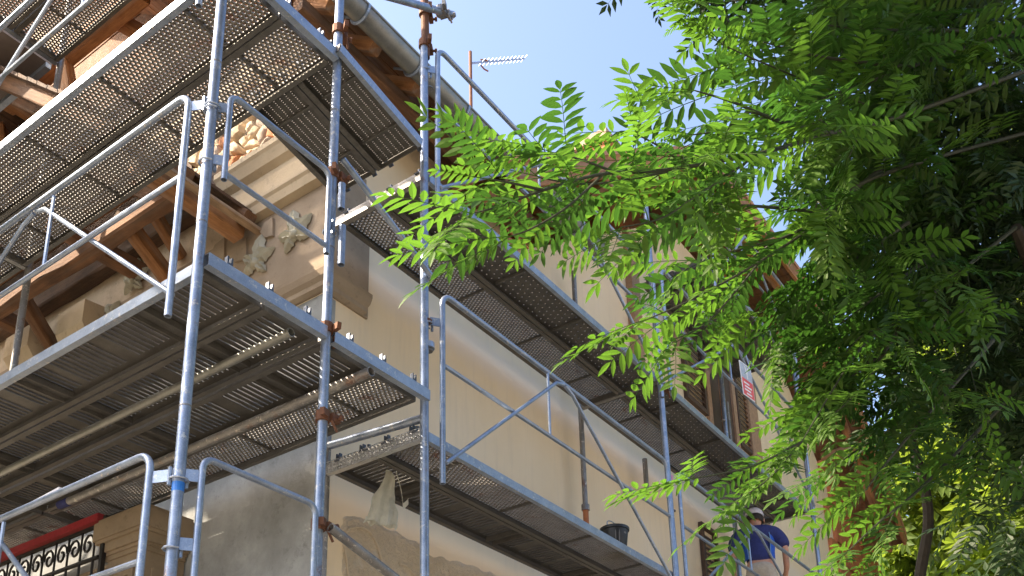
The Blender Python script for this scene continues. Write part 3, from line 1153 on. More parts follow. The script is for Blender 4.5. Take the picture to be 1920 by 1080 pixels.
def plank(kind, loc, rotz, label, group=None, length=PL, outer=None, pitch=0.0, name='scaffold_plank'):
    w = Matrix.Translation(Vector(loc)) @ Matrix.Rotation(rotz, 4, 'Z') @ Matrix.Rotation(pitch, 4, 'Y')
    t = thing(name, label, 'scaffold plank', w, group)
    sx = Matrix.Diagonal((length / PL, 1, 1, 1))
    local('perforated_plate' if kind != 'slots' else 'slotted_plate', PLATE[kind], t, Matrix.Translation((0, 0, 0.054)) @ sx)
    for s in (-1, 1):
        local('side_rail', RAIL[(s, 'deck_rail' if outer == s else 'deck_plate')], t, sx)
    local('end_plate', ENDCAP, t, Matrix.Translation((-0.001, 0, 0)))
    local('end_plate', ENDCAP, t, Matrix.Translation((length + 0.007, 0, 0)))
    nst = 4 if kind != 'slots' else 3
    if length < 1.5:
        nst = 2
    for i in range(nst):
        local('stiffener', STIFF if kind != 'slots' else STIFFBOX, t, Matrix.Translation((length * (i + 0.5) / nst, 0, -0.003)))
    for e in (0, 1):
        for s in (-1, 1):
            mm = Matrix.Translation((0 if e == 0 else length, s * 0.13, 0)) @ Matrix.Rotation(math.pi * e, 4, 'Z')
            local('hook', HOOK, t, mm)
    return t


HP = math.pi / 2
Y0 = 3.67
zL2, zL3, zL4 = 4.765, 6.765, 8.87
zR1, zR2, zR3 = 4.54, 6.54, 8.73
YB = 7.13            # y of the second row of posts on the left side
XD, XF = 7.87, 11.95
# left side, middle level: four planks, outermost first
for i, (x, kd, lab) in enumerate(((2.85, 'slots', 'slotted steel plank with pale outer edge, outermost of the middle left deck'),
                                  (3.27, 'slots', 'slotted steel plank second from outside in the middle left deck'),
                                  (3.70, 'slots', 'slotted steel plank just outside the long loose tube, middle left deck'),
                                  (4.115, 'holes', 'round-holed steel plank next to the grey wall, middle left deck'))):
    plank(kd, (x, Y0 + 0.035, zL2), HP, lab, 'planks of the middle left deck', outer=1 if i == 0 else None)
for x, kd, lab in ((3.70, 'slots', 'slotted steel plank in the far bay above the balcony'), (4.115, 'holes', 'round-holed steel plank above the red balcony handrail')):
    plank(kd, (x, YB + 0.035, zL2), HP, lab, 'planks of the far left bay')
plank('slots', (3.27, YB + 0.035, zL2), HP, 'slotted steel plank at the left picture edge in the far bay', 'planks of the far left bay')
# left side, upper level
plank('holes', (2.84, Y0 + 0.035, zL3), HP, 'sunlit round-holed plank with glaring white outer edge, upper left deck', 'planks of the upper left deck', outer=1)
plank('holes', (3.255, Y0 + 0.035, zL3), HP, 'round-holed plank on the wall side of the upper left deck', 'planks of the upper left deck')
plank('holes', (3.255, YB + 0.035, zL3), HP, 'round-holed plank at left picture edge, next bay of the upper left deck', 'planks of the upper left deck')
# left side, top level
plank('holes', (2.84, Y0 + 0.035, zL4), HP, 'round-holed outer plank of the topmost deck in the upper left corner', 'planks of the top left deck', outer=1)
plank('holes', (3.255, Y0 + 0.035, zL4), HP, 'round-holed inner plank of the topmost deck in the upper left corner', 'planks of the top left deck')
t = thing('plywood_deck', 'plum brown plywood deck panel in the far upper left corner', 'scaffold plank', (3.1, YB + 1.7, zL4))
MB().box((2.63, YB + 0.06, zL4 + 0.03), (3.46, YB + 3.4, zL4 + 0.055)).build('panel', 'plywood', t)
for x in (2.66, 3.43):
    MB().box((x - 0.025, YB + 0.06, zL4 - 0.02), (x + 0.025, YB + 3.4, zL4 + 0.028)).build('side_rail', 'deck_rail', t)
# right side
plank('holes', (4.44, 3.90, zR1), 0, 'round-holed plank with pale outer edge carrying the bucket, lower right deck', 'planks of the lower right deck', outer=-1, length=3.39)
plank('slots', (4.44, 4.315, zR1), 0, 'slotted plank on the wall side of the lower right deck above the bag', 'planks of the lower right deck', length=3.39)
plank('holes', (XD + 0.04, 3.90, zR1), 0, 'plank under the worker on the street side of the far bay', 'planks of the far lower right deck', length=XF - XD - 0.08, outer=-1)
plank('slots', (XD + 0.04, 4.315, zR1), 0, 'plank under the worker on the wall side of the far bay', 'planks of the far lower right deck', length=XF - XD - 0.08)
plank('sparse', (4.44, 3.90, zR2), 0, 'small-holed plank with pale blue outer edge, upper right deck before the leaves', 'planks of the upper right deck', outer=-1, length=3.39)
plank('holes', (4.44, 4.315, zR2), 0, 'round-holed plank beside the beige wall, upper right deck', 'planks of the upper right deck', length=3.39)
plank('sparse', (XD + 0.04, 3.90, zR2), 0, 'small-holed outer plank above the worker, far bay of the upper right deck', 'planks of the far upper right deck', outer=-1, length=XF - XD - 0.08)
plank('holes', (XD + 0.04, 4.315, zR2), 0, 'round-holed inner plank above the worker, far bay of the upper right deck', 'planks of the far upper right deck', length=XF - XD - 0.08)
plank('sparse', (9.3, 3.86, zR3), 0, 'outer plank of the high deck half hidden by leaves, under the gable', 'planks of the high right deck', outer=-1, length=2.6)
plank('sparse', (9.3, 4.28, zR3), 0, 'inner plank of the high deck half hidden by leaves, under the gable', 'planks of the high right deck', length=2.6)
# sloping bridge panels at the corner
plank('sparse', (3.45, 3.80, 6.80), 0, 'sloping solid-looking corner panel on the street side between posts', 'sloping corner panels', outer=-1, length=0.80, pitch=0.20, name='corner_panel')
plank('sparse', (3.45, 4.215, 6.80), 0, 'sloping solid-looking corner panel nearest the rubble wall', 'sloping corner panels', length=0.80, pitch=0.20, name='corner_panel')


# end beams (transoms): long channel with lugs
def transom(p0, p1, label, group=None, mat='deck_rail', lugs=3, perf=False, h=0.072):
    w = frame_matrix(p0, p1)
    L = (Vector(p1) - Vector(p0)).length
    t = thing('transom_beam', label, 'scaffold beam', w, group)
    mb = MB()
    mb.box((0, -0.022, -h), (L, -0.018, 0)).box((0, 0.018, -h), (L, 0.022, 0)).box((0, -0.018, -0.004), (L, 0.018, 0.0)).box((0, -0.018, -h), (L, 0.018, -h + 0.004))
    local('beam', mb.mesh('beam', mat), t)
    if perf:
        V_, F_ = perforated(int(L / 0.03), 4, L, h * 1.25, 0.0095, False, 0.003)
        local('perforated_face', rawmesh('perforated_face', V_, F_, mat), t, Matrix.Translation((0, 0.026, -h * 0.45)) @ Matrix.Rotation(-math.pi / 2, 4, 'X'))
    for i in range(lugs):
        x = L * (i + 0.5) / lugs
        lb = MB()
        lb.box((x - 0.018, -0.012, 0.0), (x - 0.008, 0.012, 0.055)).box((x + 0.008, -0.012, 0.0), (x + 0.018, 0.012, 0.055)).box((x - 0.008, -0.012, 0.0), (x + 0.008, 0.012, 0.02))
        local('lug', lb.mesh('lug', 'lug_steel'), t)
    return t


transom((2.65, Y0 - 0.02, zL2 + 0.080), (3.47, Y0 - 0.02, zL2 + 0.080), 'end beam with hook lugs between the two front posts, middle left deck', 'deck end beams')
transom((3.53, Y0 - 0.02, zL2 + 0.080), (4.37, Y0 - 0.02, zL2 + 0.080), 'end beam with hook lugs right of the double post, middle left deck', 'deck end beams')
transom((2.65, Y0 - 0.02, zL3 + 0.075), (3.47, Y0 - 0.02, zL3 + 0.075), 'end beam of the upper left deck near the top picture edge', 'deck end beams')
transom((2.65, YB, zL3 + 0.075), (3.47, YB, zL3 + 0.075), 'end beam across the upper left deck at the left edge', 'deck end beams', mat='dull_tube')
transom((2.65, YB, zL4 + 0.085), (3.47, YB, zL4 + 0.085), 'end beam across the topmost left deck', 'deck end beams')
transom((4.41, Y0 + 0.03, zR1 + 0.070), (4.41, 4.56, zR1 + 0.070), 'sunlit perforated end beam with hooks above the plastic bag', 'deck end beams', mat='bright_hook', lugs=4, perf=True)
transom((4.41, Y0 + 0.03, zR2 + 0.070), (4.41, 4.56, zR2 + 0.070), 'end beam of the upper right deck at the corner', 'deck end beams', mat='dull_tube', lugs=0)
transom((XD, Y0 + 0.03, zR2 + 0.07), (XD, 4.56, zR2 + 0.07), 'dark cross beam where two upper right deck bays meet', 'deck end beams', mat='dull_tube', lugs=0)
transom((XF, Y0 + 0.03, zR2 + 0.07), (XF, 4.56, zR2 + 0.07), 'cross beam at the far end of the upper right deck above the worker', 'deck end beams', mat='dull_tube', lugs=0)
transom((XD, Y0 + 0.03, zR1 + 0.07), (XD, 4.56, zR1 + 0.07), 'dark cross beam at the far end of the bucket deck', 'deck end beams', mat='dull_tube', lugs=0)


# ------------------------------------------------------------------ posts
def coupler(parent, p, turn=0, mat='rusty_iron', ext=True):
    mb = MB()
    x, y, z = p
    mb.tube([(x, y, z - 0.030), (x, y, z + 0.030)], 0.040, 12)
    c, s = math.cos(turn), math.sin(turn)

    def q(a, b, dz):
        return (x + a * c - b * s, y + a * s + b * c, z + dz)
    mb.bar(q(0.02, -0.04, 0), q(0.085, -0.045, 0.006), 0.03, 0.045)
    mb.bar(q(-0.02, -0.04, 0.0), q(-0.08, -0.05, -0.01), 0.026, 0.04)
    mb.tube([q(0.065, -0.075, 0.004), q(0.065, 0.03, 0.004)], 0.009, 6)
    mb.tube([q(0.065, -0.088, 0.004), q(0.065, -0.072, 0.004)], 0.017, 6)
    if ext:
        mb.tube([q(0.01, -0.05, -0.03), q(0.05, -0.065, -0.085)], 0.008, 6)
    return mb.build('coupler', mat, parent)


def post(x, y, z0, z1, label, r=0.028, joints=(), mat='galvanised_tube', name='scaffold_post', lean=(0, 0)):
    t = thing(name, label, 'scaffold post', (x, y, z0))
    top = (x + lean[0], y + lean[1], z1)
    MB().tube([(x, y, z0), top], r, 16, hollow=0.15).build('tube', mat, t, smooth=True)
    for zj in joints:
        MB().tube([(x, y, zj - 0.004), (x, y, zj + 0.004)], r + 0.002, 16).build('joint_ring', 'dull_tube', t)
    return t


pA = post(2.62, Y0, 0.0, 10.6, 'front corner post with blue paint mark and guardrail clamps', joints=(5.02, 3.98, 6.05))
MB().tube([(2.62, Y0, 3.54), (2.62, Y0, 3.585)], 0.0288, 16).build('paint_mark', 'blue_paint', pA)
pB = post(3.50, Y0, 0.0, 7.62, 'front post with rusty couplers between the two end hoops', joints=(5.4, 6.4))
for z, tr in ((5.93, 0.3), (4.86, 1.1), (4.30, 0.2), (3.66, 0.4), (7.05, 0.8)):
    coupler(pB, (3.50, Y0, z), tr)
MB().tube([(3.52, Y0 - 0.062, 5.66), (3.52, Y0 - 0.062, 5.84)], 0.022, 12, hollow=0.2).build('stub_tube', 'galvanised_tube', pB)
MB().tube([(3.535, Y0 - 0.062, 5.28), (3.535, Y0 - 0.062, 5.55)], 0.022, 12, hollow=0.2).build('stub_tube', 'galvanised_tube', pB)
pC = post(4.40, Y0, 0.0, 7.66, 'front post beside the plastic bag, lit white on one side', joints=(5.16, 7.3), lean=(-0.06, 0))
MB().tube([(4.36, Y0, 7.55), (4.33, Y0, 8.35)], 0.030, 14, hollow=0.15).build('upper_tube', 'rusty_iron', pC)
for z in (7.66, 7.96):
    coupler(pC, (4.34, Y0, z), 0.6, ext=False)
MB().tube([(4.393, Y0, 5.17), (4.393, Y0, 5.21)], 0.045, 14).build('rosette', 'galvanised_rail', pC)
MB().tube([(4.38, Y0, 5.36), (4.38, Y0, 5.375)], 0.038, 14).build('rosette', 'rusty_iron', pC)
pD = post(XD, Y0, 0.0, 8.6, 'street-side post behind the leaves at the end of the bucket deck', joints=(6.2, 5.2), lean=(-0.06, 0))
MB().tube([(XD, Y0, 5.42), (XD, Y0, 5.55)], 0.0292, 16).build('paint_mark', 'pink_paint', pD)
coupler(pD, (XD, Y0, 6.47), 0.5)
pF = post(XF + 0.05, Y0, 0.0, 9.0, 'farthest street-side post half hidden by leaves right of the worker', joints=(6.2,))
pB2 = post(3.50, YB, 0.0, 10.2, 'dull post at the left edge carrying the upper left deck', mat='dull_tube', joints=(6.0,))
pCi = post(4.44, 4.60, 0.0, 5.42, 'wall-side post seen just right of the rusty coupler post, open top', r=0.027, mat='dull_tube', joints=(4.6,))
pDi = post(7.90, 4.60, 4.6, 8.2, 'wall-side tube standing on the bucket deck with orange foot', r=0.026, mat='dull_tube', joints=(5.9,))
MB().tube([(7.90, 4.60, 5.28), (7.90, 4.60, 5.46)], 0.0275, 14).build('paint_mark', 'terracotta', pDi)
MB().tube([(7.90, 4.60, 5.46), (7.90, 4.60, 5.52)], 0.04, 12).build('collar', 'dull_tube', pDi)
pFi = post(11.62, 4.58, 4.6, 10.4, 'wall-side post with dark coupler behind the red and white sign', r=0.03, joints=(8.0,), lean=(0.12, 0))
coupler(pFi, (11.72, 4.58, 8.95), 0.4, mat='black_iron')
coupler(pFi, (11.72, 4.55, 9.02), 2.2, mat='black_iron')
post(11.92, 4.62, 7.3, 8.42, 'short open tube stub rising from the far upper right deck', r=0.026, mat='dull_tube', name='tube_stub')
post(9.25, 4.60, 6.10, 6.53, 'short tube stub hanging below the upper right deck', r=0.028, mat='dull_tube', name='tube_stub')


# ------------------------------------------------------------------ loose tubes
def tube_thing(p0, p1, r, label, mat='galvanised_tube', ends=True):
    t = thing('scaffold_tube', label, 'scaffold tube', p0)
    MB().tube([p0, p1], r, 14, hollow=0.15).build('tube', mat, t, smooth=True)
    return t


tt = tube_thing((3.80, 6.62, 4.70), (3.80, 3.60, 4.70), 0.030, 'long loose tube with dark cap below the middle left deck', 'dull_tube')
MB().tube([(3.80, 6.62, 4.70), (3.80, 6.74, 4.70)], 0.033, 12).build('end_cap', 'navy_cloth', tt)
tube_thing((3.27, 7.1, 4.73), (3.27, Y0 + 0.03, 4.73), 0.026, 'tube along the seam under the middle left deck', 'zinc')
tube_thing((4.42, Y0 + 0.04, 4.70), (4.44, 4.58, 4.78), 0.028, 'short cross tube above the sunlit end beam', 'galvanised_tube')
tube_thing((3.53, Y0 - 0.06, 3.64), (6.2, Y0 - 0.06, 2.9), 0.027, 'tube running down from the lowest rusty coupler', 'dull_tube')
tube_thing((3.54, Y0 - 0.04, 6.05), (4.38, Y0 - 0.05, 5.68), 0.020, 'thin sloping handrail tube between the two front posts', 'galvanised_rail')
tt = tube_thing((3.45, Y0 - 0.06, 7.36), (4.60, Y0 - 0.06, 8.13), 0.026, 'tube with coupler against the sky at the top edge', 'galvanised_tube')
coupler(tt, (4.46, Y0 - 0.06, 8.04), 0.3, mat='dull_tube')
tt = thing('white_plank', 'white slat leaning on the lower left guardrail', 'plank', (2.75, 4.6, 3.78))
MB().bar((2.80, 5.50, 3.955), (2.80, 4.98, 3.985), 0.02, 0.022).build('slat', 'sign_white', tt)


# ------------------------------------------------------------------ guardrail frames
def corner_arc(c, r, a0, a1, n=6):
    return [(c[0] + r * math.cos(a0 + (a1 - a0) * i / n), 0, c[1] + r * math.sin(a0 + (a1 - a0) * i / n)) for i in range(n + 1)]


def guardrail(loc, rotz, label, group, L=3.28, mat='galvanised_rail', r=0.019):
    """origin at the top rail's height, local x along the rail"""
    w = Matrix.Translation(Vector(loc)) @ Matrix.Rotation(rotz, 4, 'Z')
    t = thing('guardrail_frame', label, 'guardrail', w, group)
    R = 0.09
    path = [(0, 0, -1.38), (0, 0, -0.6)] + corner_arc((R, -R), R, math.pi, math.pi / 2) + corner_arc((L - R, -R), R, math.pi / 2, 0) + [(L, 0, -0.6), (L, 0, -1.38)]
    local('hoop', MB().tube(path, r, 10, hollow=0.2).mesh('hoop', mat, True), t)
    local('mid_rail', MB().tube([(0, 0, -0.54), (L, 0, -0.54)], r * 0.8, 8).mesh('mid_rail', mat, True), t)
    c = L * 0.45
    local('brace', MB().tube([(0.01, -0.02, -1.24), (c - 0.10, -0.02, -0.06), (c, -0.02, -0.03)], r * 0.78, 8).mesh('brace', mat, True), t)
    local('brace', MB().tube([(c + 0.03, -0.02, -0.03), (c + 0.13, -0.02, -0.06), (L - 0.01, -0.02, -1.24)], r * 0.78, 8).mesh('brace', mat, True), t)
    local('strut', MB().tube([(c - 0.2, -0.01, -0.02), (c - 0.2, -0.01, -0.54)], r * 0.6, 6).mesh('strut', mat, True), t)
    return t


def clampplate(parent, p_post, p_rail, z):
    mb = MB()
    a = Vector((p_post[0], p_post[1], z))
    b = Vector((p_rail[0], p_rail[1], z))
    mb.bar(a.lerp(b, 0.15), b, 0.006, 0.06)
    d = (b - a).normalized()
    s = Vector((-d.y, d.x, 0))
    pts = []
    for i in range(9):
        an = -2.2 + 4.4 * i / 8
        pts.append(a + (d * -math.cos(an) + s * math.sin(an)) * 0.042 + Vector((0, 0, -0.03)))
    mb.tube(pts, 0.006, 6)
    mb.tube([a + s * 0.02 + Vector((0, 0, -0.06)) + d * 0.035, a + s * 0.02 + Vector((0, 0, 0.03)) + d * 0.035], 0.010, 6)
    mb.build('clamp', 'galvanised_rail', parent)


gr = guardrail((2.56, 3.79, 5.87), HP, 'guardrail frame with crossed braces on the middle left deck', 'guardrail frames')
clampplate(gr, (2.62, Y0), (2.56, 3.79), 5.78)
gr = guardrail((2.56, 3.81, 3.76), HP, 'guardrail frame at the lower left beside the red handrail', 'guardrail frames')
clampplate(gr, (2.62, Y0), (2.56, 3.81), 3.63)
guardrail((2.56, 3.79, 7.86), HP, 'sunlit guardrail frame in the upper left corner', 'guardrail frames')
guardrail((2.56, 7.22, 5.87), HP, 'guardrail frame of the far left bay at the picture edge', 'guardrail frames')
guardrail((2.56, 7.22, 7.86), HP, 'guardrail frame in the far bay of the upper left corner', 'guardrail frames')
gr = guardrail((4.47, 3.61, 5.61), 0, 'guardrail frame with crossed braces before the bucket', 'guardrail frames', L=3.22)
clampplate(gr, (4.39, Y0), (4.47, 3.61), 5.38)
gr = guardrail((4.42, 3.61, 7.66), 0, 'guardrail frame rising against the sky under the gutter', 'guardrail frames', L=3.30)
clampplate(gr, (4.36, Y0), (4.42, 3.61), 7.45)
guardrail((7.92, 3.61, 5.60), 0, 'guardrail frame in front of the worker', 'guardrail frames', L=3.95)
guardrail((7.92, 3.61, 7.82), 0, 'guardrail frame carrying the red and white sign', 'guardrail frames', L=3.95)
guardrail((9.3, 3.60, 9.75), 0, 'guardrail frame under the gable among the leaves', 'guardrail frames', L=2.6)


def endhoop(x0, x1, zt, zb, y, label):
    t = thing('end_guardrail', label, 'guardrail', (x0, y, zb))
    R = 0.06
    path = [(x0, y, zb - 0.04), (x0, y, zt - R)]
    path += [(x0 + R - R * math.cos(a), y, zt - R + R * math.sin(a)) for a in [math.pi / 2 * i / 5 for i in range(1, 6)]]
    path += [(x1 - R + R * math.sin(a), y, zt - R + R * math.cos(a)) for a in [math.pi / 2 * i / 5 for i in range(0, 6)]]
    path += [(x1, y, zb - 0.05)]
    MB().tube(path, 0.017, 10, hollow=0.2).build('hoop', 'galvanised_rail', t, smooth=True)
    MB().tube([(x0, y, zb), (x1, y, zb)], 0.015, 8).build('lower_rail', 'galvanised_rail', t, smooth=True)
    clampplate(t, (2.62, Y0), (x0, y), zt - 0.10)
    clampplate(t, (2.62, Y0), (x0, y), zt - 0.44)
    clampplate(t, (3.50, Y0), (x1, y), zb + 0.20)
    return t


endhoop(2.685, 3.42, 5.86, 5.34, Y0 - 0.06, 'upper end hoop between corner post and coupler post')
endhoop(2.70, 3.42, 3.73, 3.05, Y0 - 0.06, 'lower end hoop before the grey plaster wall')

# ------------------------------------------------------------------ bucket, bag, sign
bk = thing('mason_bucket', 'black mortar-splashed bucket on the lower right deck', 'bucket', (7.10, 3.86, zR1 + 0.062))
MB().lathe([(0.0, 0.0), (0.086, 0.0), (0.09, 0.01), (0.114, 0.20), (0.124, 0.202), (0.126, 0.225), (0.116, 0.227), (0.111, 0.21), (0.084, 0.02), (0.0, 0.02)], 24, (7.10, 3.86, zR1 + 0.062)).build('body', 'black_plastic', bk, smooth=True)
MB().tube([(7.10 + 0.122 * math.cos(a), 3.86 + 0.05 * math.sin(a) - 0.165 * 0.2 * math.sin(a), zR1 + 0.285 + 0.07 * math.sin(a)) for a in [math.pi * i / 12 for i in range(13)]], 0.005, 6).build('handle', 'galvanised_rail', bk)
for a, z, w, h in ((4.0, 0.12, 0.10, 0.12), (4.55, 0.16, 0.3, 0.02), (3.7, 0.13, 0.08, 0.10), (4.9, 0.10, 0.07, 0.09)):
    mb = MB()
    vs = []
    for i in range(5):
        for j in range(3):
            aa = a + w * (i / 4 - 0.5)
            zz = z + h * (j / 2 - 0.5) * (1 - abs(i / 4 - 0.5))
            rr = 0.0915 + zz * 0.122
            vs.append((7.10 + rr * math.cos(aa), 3.86 + rr * math.sin(aa), zR1 + 0.062 + zz))
    mb.add(vs, [(i * 3 + j, i * 3 + j + 1, (i + 1) * 3 + j + 1, (i + 1) * 3 + j) for i in range(4) for j in range(2)])
    mb.build('splash', 'mortar_splash', bk)

bag = thing('plastic_bag', 'pale torn plastic bag hanging under the lower right deck', 'bag', (4.68, 4.23, 4.2))
mb = MB()
ROWS, SEG = 16, 26
bx_, by_ = Vector((0.70, -0.71, 0)), Vector((0.71, 0.70, 0))
for i in range(ROWS):
    t_ = i / (ROWS - 1)
    hw = 0.018 + 0.040 * min(1, t_ * 2.2) + 0.050 * t_ ** 2
    sway = -0.05 * t_ + 0.012 * math.sin(t_ * 9)
    for k in range(SEG):
        a = 2 * math.pi * k / SEG
        cr = 1 + 0.20 * noise.noise((math.cos(a) * 2.2, math.sin(a) * 2.2, t_ * 5)) + 0.12 * math.sin(5 * a + 4 * t_)
        w_ = hw * cr * math.cos(a) + sway
        d_ = hw * 0.38 * cr * math.sin(a) + 0.012 * math.sin(w_ * 90 + t_ * 6)
        p = Vector((4.66, 4.23, 4.57 - 0.40 * t_)) + bx_ * w_ + by_ * d_
        if i >= ROWS - 2:
            p.z += 0.035 * noise.noise((k * 0.55, 3.3, i)) - 0.02 * math.cos(a)
        mb.v.append(tuple(p))
for i in range(ROWS - 1):
    for k in range(SEG):
        k2 = (k + 1) % SEG
        mb.f.append((i * SEG + k, i * SEG + k2, (i + 1) * SEG + k2, (i + 1) * SEG + k))
mb.build('body', 'bag_plastic', bag, smooth=True)
mb = MB()
o = 0
for i in range(8):
    t_ = i / 7
    for s in (-1, 1):
        mb.v.append((4.70 + 0.10 * t_ + 0.02 * math.sin(t_ * 6), 4.20 - 0.03 * t_, 4.57 - 0.24 * math.sin(t_ * 2.2) + s * 0.012 * (1 + t_)))
mb.f = [(2 * i, 2 * i + 1, 2 * i + 3, 2 * i + 2) for i in range(7)]
mb.build('handle_strip', 'bag_plastic', bag)

sg = thing('site_sign', 'small red and white sign wired to the far guardrail', 'sign', (9.8, 3.56, 7.4))
u = Vector((0.93, 0, 0.12))
v = Vector((0.06, 0.0, -1.0))
sgo = Vector((9.63, 3.545, 7.58))


def sp(a, b, d=0.0):
    return tuple(sgo + u * (a * 0.36) + v * (b * 0.42) + Vector((0, -d, 0)))


def quadbox(pts, d0, d1, name, mat, parent):
    mb = MB()
    n = len(pts)
    mb.add([sp(a, b, d0) for a, b in pts] + [sp(a, b, d1) for a, b in pts], [tuple(range(n)), tuple(range(2 * n - 1, n - 1, -1))] + [(i, (i + 1) % n, (i + 1) % n + n, i + n) for i in range(n)])
    return mb.build(name, mat, parent)


quadbox([(0, 0), (1, 0), (1, 1), (0, 1)], 0.0, 0.008, 'board', 'sign_white', sg)
quadbox([(0.03, 0.03), (0.97, 0.03), (0.97, 0.47), (0.03, 0.47)], 0.0085, 0.0095, 'grey_field', 'sign_grey', sg)
quadbox([(0.03, 0.48), (0.97, 0.48), (0.97, 0.97), (0.03, 0.97)], 0.0085, 0.0095, 'red_field', 'sign_red', sg)
quadbox([(0.38, 0.08), (0.46, 0.08), (0.53, 0.24), (0.62, 0.08), (0.70, 0.08), (0.57, 0.32), (0.57, 0.44), (0.49, 0.44), (0.49, 0.32)], 0.010, 0.011, 'white_mark', 'sign_white', sg)
for a0, a1, b in ((0.15, 0.62, 0.58), (0.2, 0.8, 0.68), (0.15, 0.7, 0.78), (0.3, 0.75, 0.88)):
    quadbox([(a0, b), (a1, b - 0.01), (a1, b + 0.04), (a0, b + 0.05)], 0.010, 0.011, 'print_line', 'sign_white', sg)
MB().tube([sp(0.95, 0.02, 0.004), (9.98, 3.58, 7.84)], 0.006, 5).build('wire', 'galvanised_rail', sg)

# ------------------------------------------------------------------ the worker
WKX, WKY, WKZ = 10.72, 3.95, zR1 + 0.062
pw = Matrix.Translation((WKX, WKY, WKZ)) @ Matrix.Rotation(math.radians(22), 4, 'Z')
person = thing('person', 'worker in navy and royal blue shirt, pale cap and khaki trousers, seen from behind', 'person', pw)


def skinmesh(name, verts, edges, mat, parent, sub=2):
    me = bpy.data.meshes.new(name)
    me.from_pydata([v[0] for v in verts], edges, [])
    me.materials.append(MATS[mat])
    ob = local(name, me, parent)
    md = ob.modifiers.new('skin', 'SKIN')
    md.use_smooth_shade = True
    me.skin_vertices or None
    if not me.skin_vertices:
        bm = bmesh.new()
        bm.from_mesh(me)
        bm.verts.layers.skin.verify()
        bm.to_mesh(me)
        bm.free()
    for i, v in enumerate(verts):
        r = v[1]
        me.skin_vertices[0].data[i].radius = r if isinstance(r, tuple) else (r, r)
        me.skin_vertices[0].data[i].use_root = (i == 0)
    sd = ob.modifiers.new('sub', 'SUBSURF')
    sd.levels = 1
    sd.render_levels = sub
    return ob


HIP = Matrix.Translation((0, 0, 0.95)) @ Matrix.Rotation(math.radians(17), 4, 'Y') @ Matrix.Translation((0, 0, -0.95))


def leaned(vs):
    return [((tuple(HIP @ Vector(p)) if p[2] > 0.985 or abs(p[1]) > 0.22 else p), r) for p, r in vs]


# local frame: +x is where he looks, +y his left (towards the wall); height 1.80
H = 1.82
body = [((0, 0, 0.98), (0.09, 0.09)), ((0.02, 0, 1.20), (0.085, 0.085)), ((0.05, 0, 1.40), (0.09, 0.08)), ((0.08, 0, 1.52), (0.05, 0.05)), ((0.11, 0, 1.60), (0.055, 0.055)), ((0.13, 0, 1.69), (0.095, 0.085)), ((0.14, 0, 1.78), (0.075, 0.07)),
        ((0.05, 0.20, 1.45), 0.055), ((0.02, 0.29, 1.20), 0.044), ((0.14, 0.31, 0.99), 0.036), ((0.20, 0.30, 0.92), (0.032, 0.022)),
        ((0.05, -0.20, 1.45), 0.055), ((0.04, -0.30, 1.20), 0.044), ((0.20, -0.30, 1.02), 0.036), ((0.28, -0.28, 0.98), (0.032, 0.022)),
        ((0, 0.10, 0.90), 0.085), ((0.02, 0.12, 0.50), 0.060), ((-0.02, 0.13, 0.09), 0.042), ((0.13, 0.14, 0.04), 0.038),
        ((0, -0.10, 0.90), 0.085), ((0.02, -0.12, 0.50), 0.060), ((-0.02, -0.13, 0.09), 0.042), ((0.13, -0.14, 0.04), 0.038)]
edges = [(0, 1), (1, 2), (2, 3), (3, 4), (4, 5), (5, 6), (2, 7), (7, 8), (8, 9), (9, 10), (2, 11), (11, 12), (12, 13), (13, 14), (0, 15), (15, 16), (16, 17), (17, 18), (0, 19), (19, 20), (20, 21), (21, 22)]
# fingers
for base, sgn in ((10, 1), (14, -1)):
    hx, hy, hz = body[base][0]
    for k, (dy, L) in enumerate(((-0.022, 0.060), (-0.007, 0.072), (0.008, 0.068), (0.022, 0.052))):
        i0 = len(body)
        body.append(((hx + 0.035, hy + dy, hz - 0.03), 0.009))
        body.append(((hx + 0.035 + L * 0.5, hy + dy, hz - 0.03 - L * 0.55), 0.008))
        body.append(((hx + 0.03 + L * 0.45, hy + dy, hz - 0.03 - L * 0.95), 0.007))
        edges += [(base, i0), (i0, i0 + 1), (i0 + 1, i0 + 2)]
    i0 = len(body)
    body.append(((hx + 0.03, hy - sgn * 0.035, hz), 0.010))
    body.append(((hx + 0.065, hy - sgn * 0.045, hz - 0.025), 0.008))
    edges += [(base, i0), (i0, i0 + 1)]
skinmesh('body', leaned(body), edges, 'skin', person)
shirt = [((-0.005, 0, 0.93), (0.178, 0.138)), ((0.015, 0, 1.10), (0.172, 0.130)), ((0.03, 0, 1.28), (0.185, 0.13)), ((0.055, 0, 1.43), (0.17, 0.11)), ((0.075, 0, 1.50), (0.085, 0.08)),
         ((0.05, 0.20, 1.43), 0.118), ((0.03, 0.26, 1.30), 0.098), ((0.02, 0.29, 1.18), 0.086), ((0.05, -0.20, 1.43), 0.118), ((0.045, -0.265, 1.30), 0.098), ((0.04, -0.30, 1.18), 0.086)]
shirt_o = skinmesh('shirt', leaned(shirt), [(0, 1), (1, 2), (2, 3), (3, 4), (3, 5), (5, 6), (6, 7), (3, 8), (8, 9), (9, 10)], 'navy_cloth', person)
